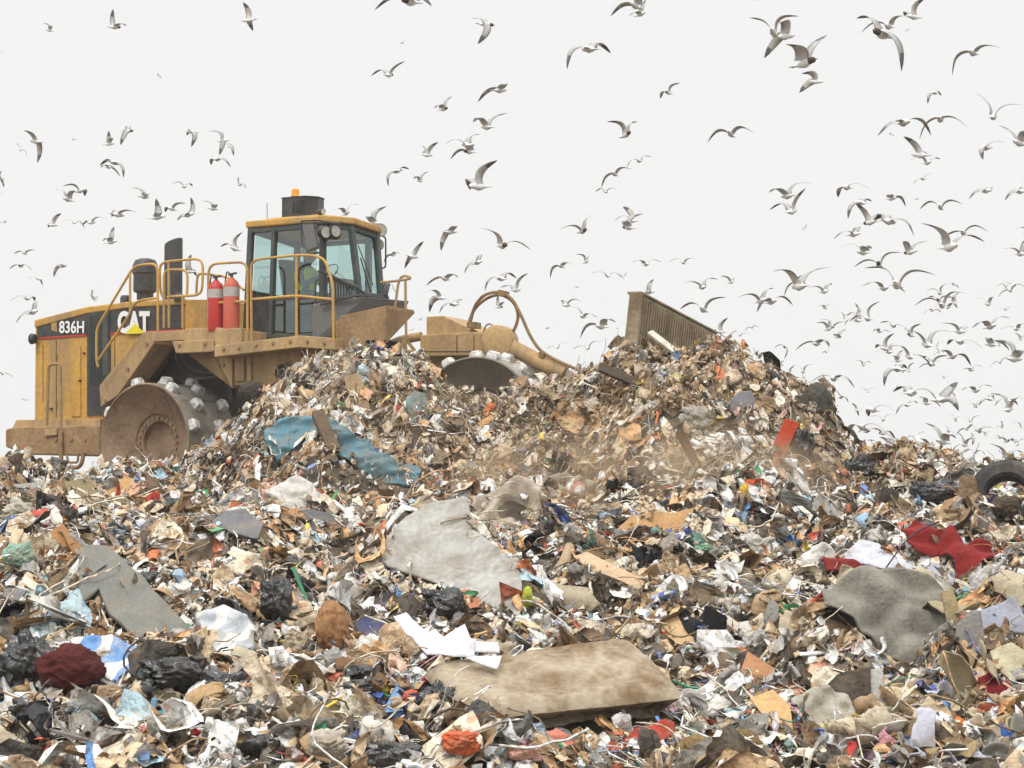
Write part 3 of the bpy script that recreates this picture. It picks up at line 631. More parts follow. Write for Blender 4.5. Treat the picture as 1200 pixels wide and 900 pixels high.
# grey housing with guard bars under the windscreen
def f(m):
    z0, z1 = zof(400, 372, .6) - .15, zof(400, 349, .6)
    A = [LW(aF-.05, .30, z1-.1), LW(aW+.42, .62, z1+.0), LW(aW+.42, 1.72, z1+.0), LW(aF-.05, 2.0, z1-.1)]
    B = [LW(aF-.05, .30, z0-.25), LW(aW+.22, .72, z0), LW(aW+.22, 1.6, z0), LW(aF-.05, 2.0, z0-.25)]
    m.hexa(B + A)
part('front_housing', greyp, f, .02)
def f(m):
    T = [(373,318,.3),(378,318,.3),(392,325,.35),(418,336,.5),(427,344,.6),(454,347,1.7)]; Bm = [(376,356,.3),(378,355,.3),(394,351,.4),(418,345,.5),(428,345,.6),(455,348,1.7)]
    m.tube([S(*p) for p in T], .022, 6); m.tube([S(p[0],p[1]+1,p[2]) for p in Bm], .022, 6)
    for k in range(14):
        t = (k + .5) / 14; x = 378 + t * 44; yt = np.interp(x, [p[0] for p in T], [p[1] for p in T]); yb = np.interp(x, [p[0] for p in Bm], [p[1] for p in Bm]); b_ = .32 + t * .25
        m.tube([S(x, yt, b_), S(x+1, yb, b_)], .01, 5)
    for k in range(6): m.tube([S(449+k*1.6, 332, 1.5), S(446+k*1.4, 349, 1.5)], .01, 5)
part('guard_bars', blackp, f, 0)
# splash plates in front of the cab
def f(m):
    m.prism([S(x,y,.12) for x,y in [(393,377),(400,370),(453,358),(451,399),(429,399),(425,411),(393,412)]], NV*.05)
    p = [S(453,358,.12), S(485,363,1.0), S(451,399,.14)]; m.prism(p, Vector((0,0,-.05)) + NV*.03)
    m.prism([S(425,398,.18),S(445,397,.18),S(449,399,.18),S(428,412,.18)], NV*.4, 1)
part('splash_plate', [brown, darkst], f, .008)
# wheels
def wheel(cc, D, N, ang0, near, cleats):
    def f(m):
        m.lathe(cc, N, [(.96,1.15),(.96,.0),(.935,-.012),(.915,.02),(.47,.30),(.46,.34)], 72, mis=[0,1,1,1,1])
        m.lathe(cc, N, [(.46,.34),(.35,.36),(.345,.44),(.30,.46),(0,.46)], 48, 1)
        for k in range(24):
            t = 2*math.pi*k/24; m.lathe(cc + D*math.cos(t)*.405 + UP*math.sin(t)*.405 + N*.335, -N, [(.02,-.01),(.02,.025),(0,.025)], 6, 1)
        m.lathe(cc, N, [(.96,1.15),(.5,1.1),(0,1.1)], 40, 1)
    wm = part('steel_wheel', [drumm, discm if near == 1 else discg], f, 0, True)
    pcs = []
    for row in range(4):
        for k in range(8):
            t = 2*math.pi*(k + (row % 2)*.5)/8 + ang0; b = (.12, .38, .74, 1.0)[row]
            rad = D*math.cos(t) + UP*math.sin(t); tan_ = -D*math.sin(t) + UP*math.cos(t); c = cc + N*b + rad*.94
            pcs.append((c, rad, tan_))
    def cleat(m, c, rad, tg):
        nn = 10; vs = []
        for h_, w_, l_ in ((-.02,.118,.112),(.065,.115,.108),(.115,.098,.088),(.135,.072,.062)):
            for k in range(nn):
                a_ = 2*math.pi*(k+.5)/nn; ca, sa = math.cos(a_), math.sin(a_); q = (abs(ca)**4+abs(sa)**4)**-.25
                notch = 1 - .16*(k % 5 == 0)
                vs.append(c + rad*h_ + tg*ca*q*w_*notch + N*sa*q*l_*.82*notch)
        fs = [tuple(range(nn))] + [(i*nn+k, i*nn+(k+1)%nn, (i+1)*nn+(k+1)%nn, (i+1)*nn+k) for i in range(3) for k in range(nn)] + [tuple(range(4*nn-1,3*nn-1,-1))]
        m.add(vs, fs)
    if cleats:
        for c, rad, tg in pcs:
            m = MB(); cleat(m, c, rad, tg); o = m.build('cleat', toothm, wm, smooth=False, bevel=.008)
    else:
        m = MB(); [cleat(m, *p) for p in pcs]; o = m.build('cleats', toothm, wm); o['kind'] = 'stuff'
wheel(P0, DV, NV, R(60), 1, True)
wheel(P0 + NV*2.5, DV, NV, R(10), 2, False)
wheel(Q0, D2, N2, R(75), 2, True)
wheel(Q0 + N2*2.5, D2, N2, R(30), 2, False)
part('rear_axle', darkst, lambda m: m.tube([P0+NV*1.1, P0+NV*2.55], .3, 16), 0, True)
part('front_axle', darkst, lambda m: m.tube([Q0+N2*1.1, Q0+N2*2.55], .3, 16), 0, True)
# front frame
slab([(456,415),(512,413),(600,408),(606,440),(510,470),(452,462)], 1.2, 1.2, tan, 'front_frame', .03, fr=2)
slab([(492,392.5),(557,389),(567,391),(567,416),(492,418)], .95, 1.5, tan, 'front_hood', .02, fr=2)
slab([(499.5,371),(520,370),(558,388.5),(570,390),(570,393),(499.5,393)], 1.1, 1.2, tan, 'front_hood_top', .015, fr=2)
part('hood_seams', darkst, lambda m: [m.prism([S2(a_,b_,.94),S2(c_,b_,.94),S2(c_,d_,.94),S2(a_,d_,.94)], N2*.008) for a_,b_,c_,d_ in [(535,393,535.8,414),(494,411.5,556,412.2),(555,392,555.6,414)]], 0)
def f(m):
    m.tube([S2(428,419,1.3), S2(444,412,1.3), S2(466,399,1.3), S2(494,394,1.3)], .075, 10, fillet=.2)
    m.tube([S2(450,415,1.0), S2(480,413,1.0), S2(494,416,1.0)], .05, 10, fillet=.1)
    m.beam(S2(471,395,1.2), S2(473,416,1.2), .12, .14); m.beam(S2(476,398,1.25), S2(489,415,1.25), .03, .05)
part('steering_linkage', tan, f, 0, True)
slab([(380,425),(460,418),(470,470),(380,475)], 1.3, .9, brown, 'articulation_frame', .02)
def f(m):
    m.lathe(S2(581,400,.75), N2, [(0,-.02),(.2,-.02),(.26,.02),(.26,.34),(0,.34)], 28); m.prism([S2(x,y,.8) for x,y in [(566,390),(578,388),(598,396),(599,420),(566,416)]], N2*.3)
part('cylinder_mount', tan, f, 0, True)
blA = at(749,343.5,38.6); blB = at(839,391,42.4)
part('lift_cylinder', [tan, drumm], lambda m: (m.tube([S2(590,402,.9), S2(640,428,.9), S2(662,438,.9)], .125, 18), m.tube([S2(662,438,.9), S2(735,470,.9)], .07, 12, mi=1)), 0, True)
def f(m):
    m.tube([S2(551,378,1.0),S2(556,358,.95),S2(567,345,.9),S2(585,341,.9),S2(600,349,.9),S2(611,370,.88),S2(622,396,.85),S2(636,415,.82),S2(683,436,.8)], .026, 8, fillet=.5)
    m.tube([S2(549,380,1.15),S2(555,362,1.1),S2(570,349,1.0),S2(587,344,1.0),S2(602,353,1.0),S2(608,368,1.0),S2(605,382,1.0),S2(597,396,1.0)], .026, 8, fillet=.5)
    m.tube([S2(566,392,.85),S2(569,381,.85),S2(575,379,.85),S2(579,385,.85),S2(578,392,.85)], .014, 6, fillet=.1)
    m.prism([S2(584,339,.84),S2(592,341,.84),S2(591,348,.84),S2(583,346,.84)], N2*.2); m.prism([S2(547,378,.95),S2(556,377,.95),S2(556,384,.95),S2(547,384,.95)], N2*.3)
    m.prism([S2(632,411,.78),S2(638,414,.78),S2(636,420,.78),S2(631,417,.78)], N2*.1)
part('hydraulic_hoses', hosem, f, 0, True)
# dozer blade with its trash screen
def f(m):
    ax = (blB - blA).normalized(); dn = (Vector((0,0,-1)) - D2*.12).normalized(); bk = at(738,342,38.72) - blA; hgt = 1.75
    hgtB = 1.9
    m.hexa([blA, blB, blB + dn*hgtB, blA + dn*hgt] + [p + bk for p in (blA, blB, blB + dn*hgtB, blA + dn*hgt)])
    n = 34
    for k in range(n):
        p = blA + (blB - blA)*((k + .5)/n); w_ = ax*.028; o_ = D2*.05
        m.hexa([p - w_ + dn*.04, p + w_ + dn*.04, p + w_ + dn*1.7, p - w_ + dn*1.7] + [q_ + o_ for q_ in (p - w_ + dn*.04, p + w_ + dn*.04, p + w_ + dn*1.7, p - w_ + dn*1.7)])
    m.beam(blA + bk*.5 + dn*.0, blB + bk*.5 + dn*.0, .22, .03)
    e = blA + D2*.06; m.hexa([e - ax*.03, e + ax*.04, e + ax*.04 + dn*hgt, e - ax*.03 + dn*hgt] + [q_ - D2*.18 for q_ in (e - ax*.03, e + ax*.04, e + ax*.04 + dn*hgt, e - ax*.03 + dn*hgt)])
    m.hexa([q_ + dn*1.75 + D2*.1 for q_ in (blA, blB, blB + dn*1.1 + D2*.35, blA + dn*1.1 + D2*.35)] + [q_ + dn*1.75 - D2*.05 for q_ in (blA, blB, blB + dn*1.1 + D2*.35, blA + dn*1.1 + D2*.35)])
part('dozer_blade', bladem, f, .006)
for b_ in (.9, 2.3):
    part('push_arm', brown, lambda m: m.beam(Q0 + N2*b_ + D2*.3, Q0 + N2*b_ + D2*3.2 + UP*-.3, .25, .4), .02)
# fire extinguishers standing on the walkway: things of their own
def extinguisher(px, py0, py1, mat_, label):
    c = S(px, py1, .1); h = (py1 - py0) / 72.0
    m = MB(); m.lathe(c, UP, [(0,0),(.125,0),(.13,.03),(.13,h*.78),(.10,h*.86),(.045,h*.91),(.035,h*.93)], 24)
    root = m.build('fire_extinguisher', mat_, None, origin=c, smooth=True); tag(root, label, 'fire extinguisher', 'fire extinguishers on the walkway')
    m = MB(); m.lathe(c, UP, [(.1315,h*.6),(.1315,h*.76)], 24); m.build('label_band', extlab, root, smooth=True)
    m = MB(); m.tube([c+UP*h*.9, c+UP*h*1.0], .025, 8); m.beam(c+UP*h*.98-DV*.06, c+UP*h*1.0+DV*.1, .03, .03); m.tube([c+UP*h*.97, c+UP*h*1.05-DV*.1, c+UP*h*.8-DV*.14], .012, 6, fillet=.05); m.build('valve', blackp, root)
extinguisher(253, 325, 388, extred, 'bright red fire extinguisher, left one on the compactor walkway')
extinguisher(271, 322, 389, extold, 'faded red fire extinguisher, right one nearest the compactor cab')
# operator seated in the cab
def person():
    c = LW((aR+aF)/2 - .1, 1.15, zB + .6)
    J = {'pel': (0,0,.08), 'bel': (-.02,0,.25), 'che': (-.04,0,.45), 'nec': (-.02,0,.60), 'hd1': (.01,0,.70), 'hd2': (.02,0,.82),
         'sl': (-.04,.19,.50), 'sr': (-.04,-.19,.50), 'el': (.10,.25,.28), 'er': (.10,-.25,.28), 'wl': (.36,.12,.40), 'wr': (.36,-.12,.40), 'fl': (.44,.1,.42), 'fr': (.44,-.1,.42),
         'hl': (.03,.1,.06), 'hr': (.03,-.1,.06), 'kl': (.48,.13,.1), 'kr': (.48,-.13,.1), 'al': (.55,.13,-.36), 'ar': (.55,-.13,-.36), 'tl': (.7,.13,-.42), 'tr': (.7,-.13,-.42)}
    rad = {'pel': .15, 'bel': .14, 'che': .17, 'nec': .06, 'hd1': .085, 'hd2': .095, 'sl': .08, 'sr': .08, 'el': .05, 'er': .05, 'wl': .035, 'wr': .035, 'fl': .035, 'fr': .035,
           'hl': .1, 'hr': .1, 'kl': .07, 'kr': .07, 'al': .05, 'ar': .05, 'tl': .04, 'tr': .04}
    E = [('pel','bel'),('bel','che'),('che','nec'),('nec','hd1'),('hd1','hd2'),('che','sl'),('che','sr'),('sl','el'),('sr','er'),('el','wl'),('er','wr'),('wl','fl'),('wr','fr'),('pel','hl'),('pel','hr'),('hl','kl'),('hr','kr'),('kl','al'),('kr','ar'),('al','tl'),('ar','tr')]
    ks = list(J); me = bpy.data.meshes.new('person'); me.from_pydata([tuple(DV*J[k][0] + NV*J[k][1] + UP*J[k][2]) for k in ks], [(ks.index(a), ks.index(b)) for a, b in E], [])
    o = bpy.data.objects.new('person', me); COL.objects.link(o); o.location = c
    me.materials.append(material('operator_clothes', lin(52, 62, 74), .9)); s_ = o.modifiers.new('skin', 'SKIN'); lay = me.skin_vertices[0].data if me.skin_vertices else None
    if lay is None:
        bpy.context.view_layer.objects.active = o; bm = bmesh.new(); bm.from_mesh(me); bm.verts.layers.skin.verify(); bm.to_mesh(me); bm.free(); lay = me.skin_vertices[0].data
    for k, d_ in zip(ks, lay): d_.radius = (rad[k], rad[k])
    lay[0].use_root = True; u = o.modifiers.new('sub', 'SUBSURF'); u.levels = u.render_levels = 2
    tag(o, 'person in a hi-vis vest seated in the compactor cab behind the door glass', 'person'); o['_w'] = tuple(c)
    m = MB(); m.lathe(c + DV*-.035 + UP*.2, UP, [(.16,0),(.175,.1),(.19,.22),(.19,.3),(.13,.36)], 20); m.build('hi_vis_vest', material('hi_vis', lin(190, 214, 60), .8), o, smooth=True)
    m = MB(); m.lathe(c + DV*.02 + UP*.79, UP, [(.135,0),(.13,.03),(.12,.07),(.08,.12),(0,.14)], 18); m.build('hard_hat', material('hat_white', (.7,.7,.68), .5), o, smooth=True)
    m = MB(); m.lathe(c + DV*.045 + UP*.68, UP, [(.05,-.03),(.09,.02),(.098,.08),(.09,.13)], 16); m.beam(c+DV*.13+UP*.75, c+DV*.165+UP*.73, .02, .035); m.build('face', material('skin', lin(196, 150, 122), .7), o, smooth=True)
person()
for k, (x, y, b_) in enumerate([(262,409,-.105),(280,407,-.105),(300,404,-.105),(320,402,-.105),(340,400,-.105),(360,400,-.105),(380,402,-.105),(210,404,-.03),(240,403,-.03),(124,470,.345),(150,432,.345),(172,403,.345),(262,428,.245),(66,515,.245),(100,515,.245),(84,515,.245)]):
    part('bolt', brown, lambda m: m.lathe(S(x,y,b_), -NV, [(.03,-.01),(.03,.02),(0,.022)], 6), 0)
for pts in ([(60,470),(60,474)],[(60,415),(60,419)]):
    part('hinge', brown, lambda m: m.tube([S(pts[0][0]+5.7,pts[0][1],HB-.02), S(pts[1][0]+5.7,pts[1][1],HB-.02)], .02, 6), 0)
part('brake_hose', rubber, lambda m: (m.tube([S(205,415,.3),S(215,440,.5),S(240,445,.6),S(268,436,.5),S(274,425,.3)], .022, 8, fillet=.3), m.tube([S(212,414,.35),S(222,433,.5),S(246,438,.6),S(272,430,.4)], .018, 8, fillet=.3)), 0, True)
# ---------------------------------------------------------------- pieces of refuse
def lookmat(kind, colr, rough):
    key = f'{kind}_{colr[0]}_{colr[1]}_{colr[2]}'
    c = lin(*colr)
    if kind == 'panel': return material(key, c, .9, dirt=.7, dirtcol=lin(120, 106, 86), scale=2.2, bump=.5, bscale=9)
    if kind == 'foam': return material(key, c, .95, dirt=.95, dirtcol=lin(112, 88, 60), scale=2.1, bump=.35, bscale=22)
    if kind in ('cloth', 'drape'): return material(key, c, .95, dirt=.6, dirtcol=tuple(x*.6 for x in c), scale=3.5, bump=.5, bscale=26)
    if kind == 'film': return material(key, c, rough, dirt=.6, dirtcol=lin(132, 112, 86), scale=4, bump=.6, bscale=12, trans=.12)
    if kind == 'print':
        if key in MATS: return MATS[key]
        m = material(key, c, rough, dirt=.5, dirtcol=lin(206, 198, 184), scale=6, bump=.7, bscale=9); t = m.node_tree; p = t.nodes['Principled BSDF']; src = p.inputs['Base Color'].links[0].from_socket
        wv = t.nodes.new('ShaderNodeTexWave'); wv.inputs['Scale'].default_value = 1.2; wv.inputs['Distortion'].default_value = 14; wv.inputs['Detail'].default_value = 3; wv.inputs['Detail Scale'].default_value = .8
        tc = t.nodes.new('ShaderNodeTexCoord'); t.links.new(tc.outputs['Object'], wv.inputs[0]); cr = t.nodes.new('ShaderNodeValToRGB'); cr.color_ramp.interpolation = 'CONSTANT'
        cr.color_ramp.elements[0].position = 0; cr.color_ramp.elements[0].color = (0, 0, 0, 1); cr.color_ramp.elements[1].position = .62; cr.color_ramp.elements[1].color = (1, 1, 1, 1); t.links.new(wv.outputs['Fac'], cr.inputs[0])
        x = t.nodes.new('ShaderNodeMix'); x.data_type = 'RGBA'; x.inputs[7].default_value = (*lin(222, 220, 214), 1); t.links.new(cr.outputs[0], x.inputs[0]); t.links.new(src, x.inputs[6]); t.links.new(x.outputs[2], p.inputs['Base Color']); return m
    if kind == 'hard': return material(key, c, rough, dirt=.45, dirtcol=lin(140, 122, 98), scale=4, bump=.2, bscale=12)
    if kind == 'card': return material(key, c, .9, dirt=.45, dirtcol=tuple(x*.55 for x in c), scale=3, bump=.35, bscale=20)
    if kind == 'black': return material(key, tuple(x * .7 for x in c), .24, dirt=.22, dirtcol=lin(92, 82, 70), scale=5, bump=.5, bscale=11, spec=.6)
    if kind == 'wood': return material(key, c, .9, dirt=.6, dirtcol=tuple(x*.5 for x in c), scale=4, bump=.5, bscale=24)
LAND = []          # (short name, x, y, z) used to say what lies beside what
def sheet(e, A, n, pts):
    name, label, cat, short, poly, tl, az, th, colr, fold, (fu, fv), rough, look = e
    cen = sum(pts, Vector()) / len(pts)
    u = Vector((0, 0, 1)).cross(n); u = u.normalized() if u.length > 1e-3 else Vector((1, 0, 0)); v = n.cross(u)
    P2 = [((p - cen).dot(u), (p - cen).dot(v)) for p in pts]
    # ragged outline
    rag = 0 if look in ('foam', 'panel') else .012 + .02 * (look in ('film', 'cloth', 'print'))
    out = []
    for i in range(len(P2)):
        a_, b_ = Vector(P2[i]), Vector(P2[(i + 1) % len(P2)]); k = max(1, int((b_ - a_).length / .16))
        for j in range(k):
            p = a_.lerp(b_, j / k)
            if j: p += Vector((random.gauss(0, rag), random.gauss(0, rag)))
            out.append(p)
    bm = bmesh.new(); vs = [bm.verts.new((p.x, p.y, 0)) for p in out]; bm.faces.new(vs)
    bmesh.ops.triangulate(bm, faces=bm.faces[:]); 
    x0 = min(p[0] for p in P2); x1 = max(p[0] for p in P2); y0 = min(p[1] for p in P2); y1 = max(p[1] for p in P2)
    st = max(.03, max(x1 - x0, y1 - y0) / 42)
    for ax, lo, hi in ((0, x0, x1), (1, y0, y1)):
        t = lo + st
        while t < hi:
            co = (t, 0, 0) if ax == 0 else (0, t, 0); no = (1, 0, 0) if ax == 0 else (0, 1, 0)
            bmesh.ops.bisect_plane(bm, geom=bm.verts[:] + bm.edges[:] + bm.faces[:], plane_co=co, plane_no=no); t += st
    bmesh.ops.dissolve_degenerate(bm, dist=.002, edges=bm.edges)
    s0 = random.random() * 90
    M = Matrix((u, v, n)).transposed()
    for q in bm.verts:
        x, y = q.co.x, q.co.y
        h = noise.noise(Vector((x * fu * 1.6 + s0, y * fv * 1.6, 0))) + .5 * (1 - 2 * abs(noise.noise(Vector((x * fu * 3.1, y * fv * 3.1 + s0, 3))))) + .3 * noise.noise(Vector((x * fu * 7 + s0, y * fv * 7, 8)))
        if look == 'drape':
            w0 = noise.noise(Vector((x * 1.3 + s0, y * 1.3, 0))) * 1.6; h = .9 * abs(math.sin((x * .9 + y * .55) * 5.5 + w0 * 2.4 + s0)) + .5 * abs(math.sin((x * .35 - y) * 7.5 + w0 * 3)) + .35 * noise.noise(Vector((x * 3 + s0, y * 3, 8))) + .12 * noise.noise(Vector((x * 9 + s0, y * 9, 8)))
        if look in ('film', 'print', 'cloth'): h += .55 * abs(noise.noise(Vector((x * fu * 4 + y * 2, y * fv * 4 - x * 2, s0)))) * 2 - .4
        if look == 'panel': h = .9 * (1 - 2 * abs(noise.noise(Vector((x * .9, y * 3.6, s0))))) + 1.3 * abs(math.sin((y * 1.0 + x * .25) * 5 + noise.noise(Vector((x * .7, y * .7, s0))) * 2)) * .6 + .8 * noise.noise(Vector((x * .8, y * .8, s0))) + 2.2 * max(0, abs(x) - .75)
        if look == 'card': h = abs(noise.noise(Vector((x * 1.3 + s0, y * .4, 0)))) * 2
        q.co.z = fold * h
        if look == 'foam': q.co.z = fold * noise.noise(Vector((x * 1.4 + s0, y * 1.4, 0))) * 1.6 - .05 * (x / 1.1) ** 2 + .012 * noise.noise(Vector((x * 6, y * 6, s0)))
        if look == 'foam':       # rounded rim
            dmin = 9
            for i_ in range(len(P2)):
                a_, b_ = Vector(P2[i_]), Vector(P2[(i_ + 1) % len(P2)]); ab = b_ - a_; tt_ = max(0, min(1, (Vector((x, y)) - a_).dot(ab) / ab.length_squared)); dmin = min(dmin, (Vector((x, y)) - a_ - ab * tt_).length)
            q.co.z -= .075 * max(0, 1 - dmin / .10) ** 2
        q.co = M @ q.co
    me = bpy.data.meshes.new(name); bmesh.ops.recalc_face_normals(bm, faces=bm.faces)
    if sum((f.normal.dot(n) for f in bm.faces)) < 0: bmesh.ops.reverse_faces(bm, faces=bm.faces)
    bm.to_mesh(me); bm.free()
    me.materials.append(lookmat(look, colr, rough)); me.polygons.foreach_set('use_smooth', [look != 'card'] * len(me.polygons))
    o = bpy.data.objects.new(name, me); COL.objects.link(o); o.location = cen
    sm = o.modifiers.new('thickness', 'SOLIDIFY'); sm.thickness = th; sm.offset = -1
    if look == 'foam': b = o.modifiers.new('bevel', 'BEVEL'); b.width = .05; b.segments = 4; b.limit_method = 'ANGLE'; b.angle_limit = R(60)
    tag(o, label, cat); LAND.append((short, cen.x, cen.y, cen.z))
for e, P in zip(PL, PLANES): sheet(e, *P)

def wrinkle_ball(name, px, py, wpx, hpx, colr, look, rough=.5, amp=.16, freq=2.2, dep=.8, lift=0.0, flat=False, sub=5, Y=None):
    g = hit(px, min(py + hpx * .42, 899), .0); Yc = (Y or g.y) - (.45 if py > 835 else .14); py -= 8 if py > 870 else 0; sc = F / Yc; c = at(px, py, Yc); rx, rz = wpx / sc / 2, hpx / sc / 2; ryy = (rx + rz) / 2 * dep
    bm = bmesh.new(); bmesh.ops.create_icosphere(bm, subdivisions=sub, radius=1); s0 = random.random() * 50
    kn_ = Vector((random.uniform(-.8, .8), random.uniform(-.6, .1), random.uniform(.3, 1))).normalized(); ku = kn_.orthogonal().normalized(); kv = kn_.cross(ku)
    for v in bm.verts:
        if look in ('black', 'film', 'print') and wpx > 20:
            p = v.co.copy(); q_ = p.dot(kn_); ph = math.atan2(p.dot(kv), p.dot(ku)); near = max(0, (q_ + .35) / 1.35); wob = 2.2 * noise.noise(p * 1.3 + Vector((s0, 0, 0)))
            r = .84 + .30 * noise.noise(p * 1.05 + Vector((s0, s0, 0))) + .13 * noise.noise(p * 2.6 + Vector((0, s0, 0)))
            r += (.05 + .05 * near) * (1 - 2 * abs(math.sin(ph * 4.5 + wob * 2))) + .035 * (1 - 2 * abs(math.sin(ph * 9.5 - wob * 3 + q_ * 3))) + .09 * (.5 - 1.6 * abs(noise.noise(p * 3.4 + Vector((s0, 3, 0))))) + .03 * noise.noise(p * 11)
            r -= .22 * near ** 3; r += .42 * max(0, q_ - .93) / .07
            v.co = Vector((p.x * rx, p.y * ryy, p.z * rz)) * r; continue
        p = v.co.copy(); r = .86 + amp * 1.1 * noise.noise(p * 1.1 + Vector((s0, s0, 0))); wq = p + Vector((noise.noise(p * 1.7 + Vector((s0, 1, 0))), noise.noise(p * 1.7 + Vector((2, s0, 0))), noise.noise(p * 1.7 + Vector((3, 0, s0))))) * .5
        for oc, (fq, am) in enumerate(((1.5, 1.0), (3.2, .62), (6.5, .34), (13, .18))): r += amp * am * (.45 - 2.2 * abs(noise.noise(wq * fq + Vector((s0, oc * 7, 0)))))
        v.co = Vector((p.x * rx, p.y * ryy, p.z * rz)) * r
    me = bpy.data.meshes.new(name); bm.to_mesh(me); bm.free(); me.materials.append(lookmat(look, colr, rough))
    me.polygons.foreach_set('use_smooth', [not flat] * len(me.polygons))
    o = bpy.data.objects.new(name, me); COL.objects.link(o); o.location = c; return o
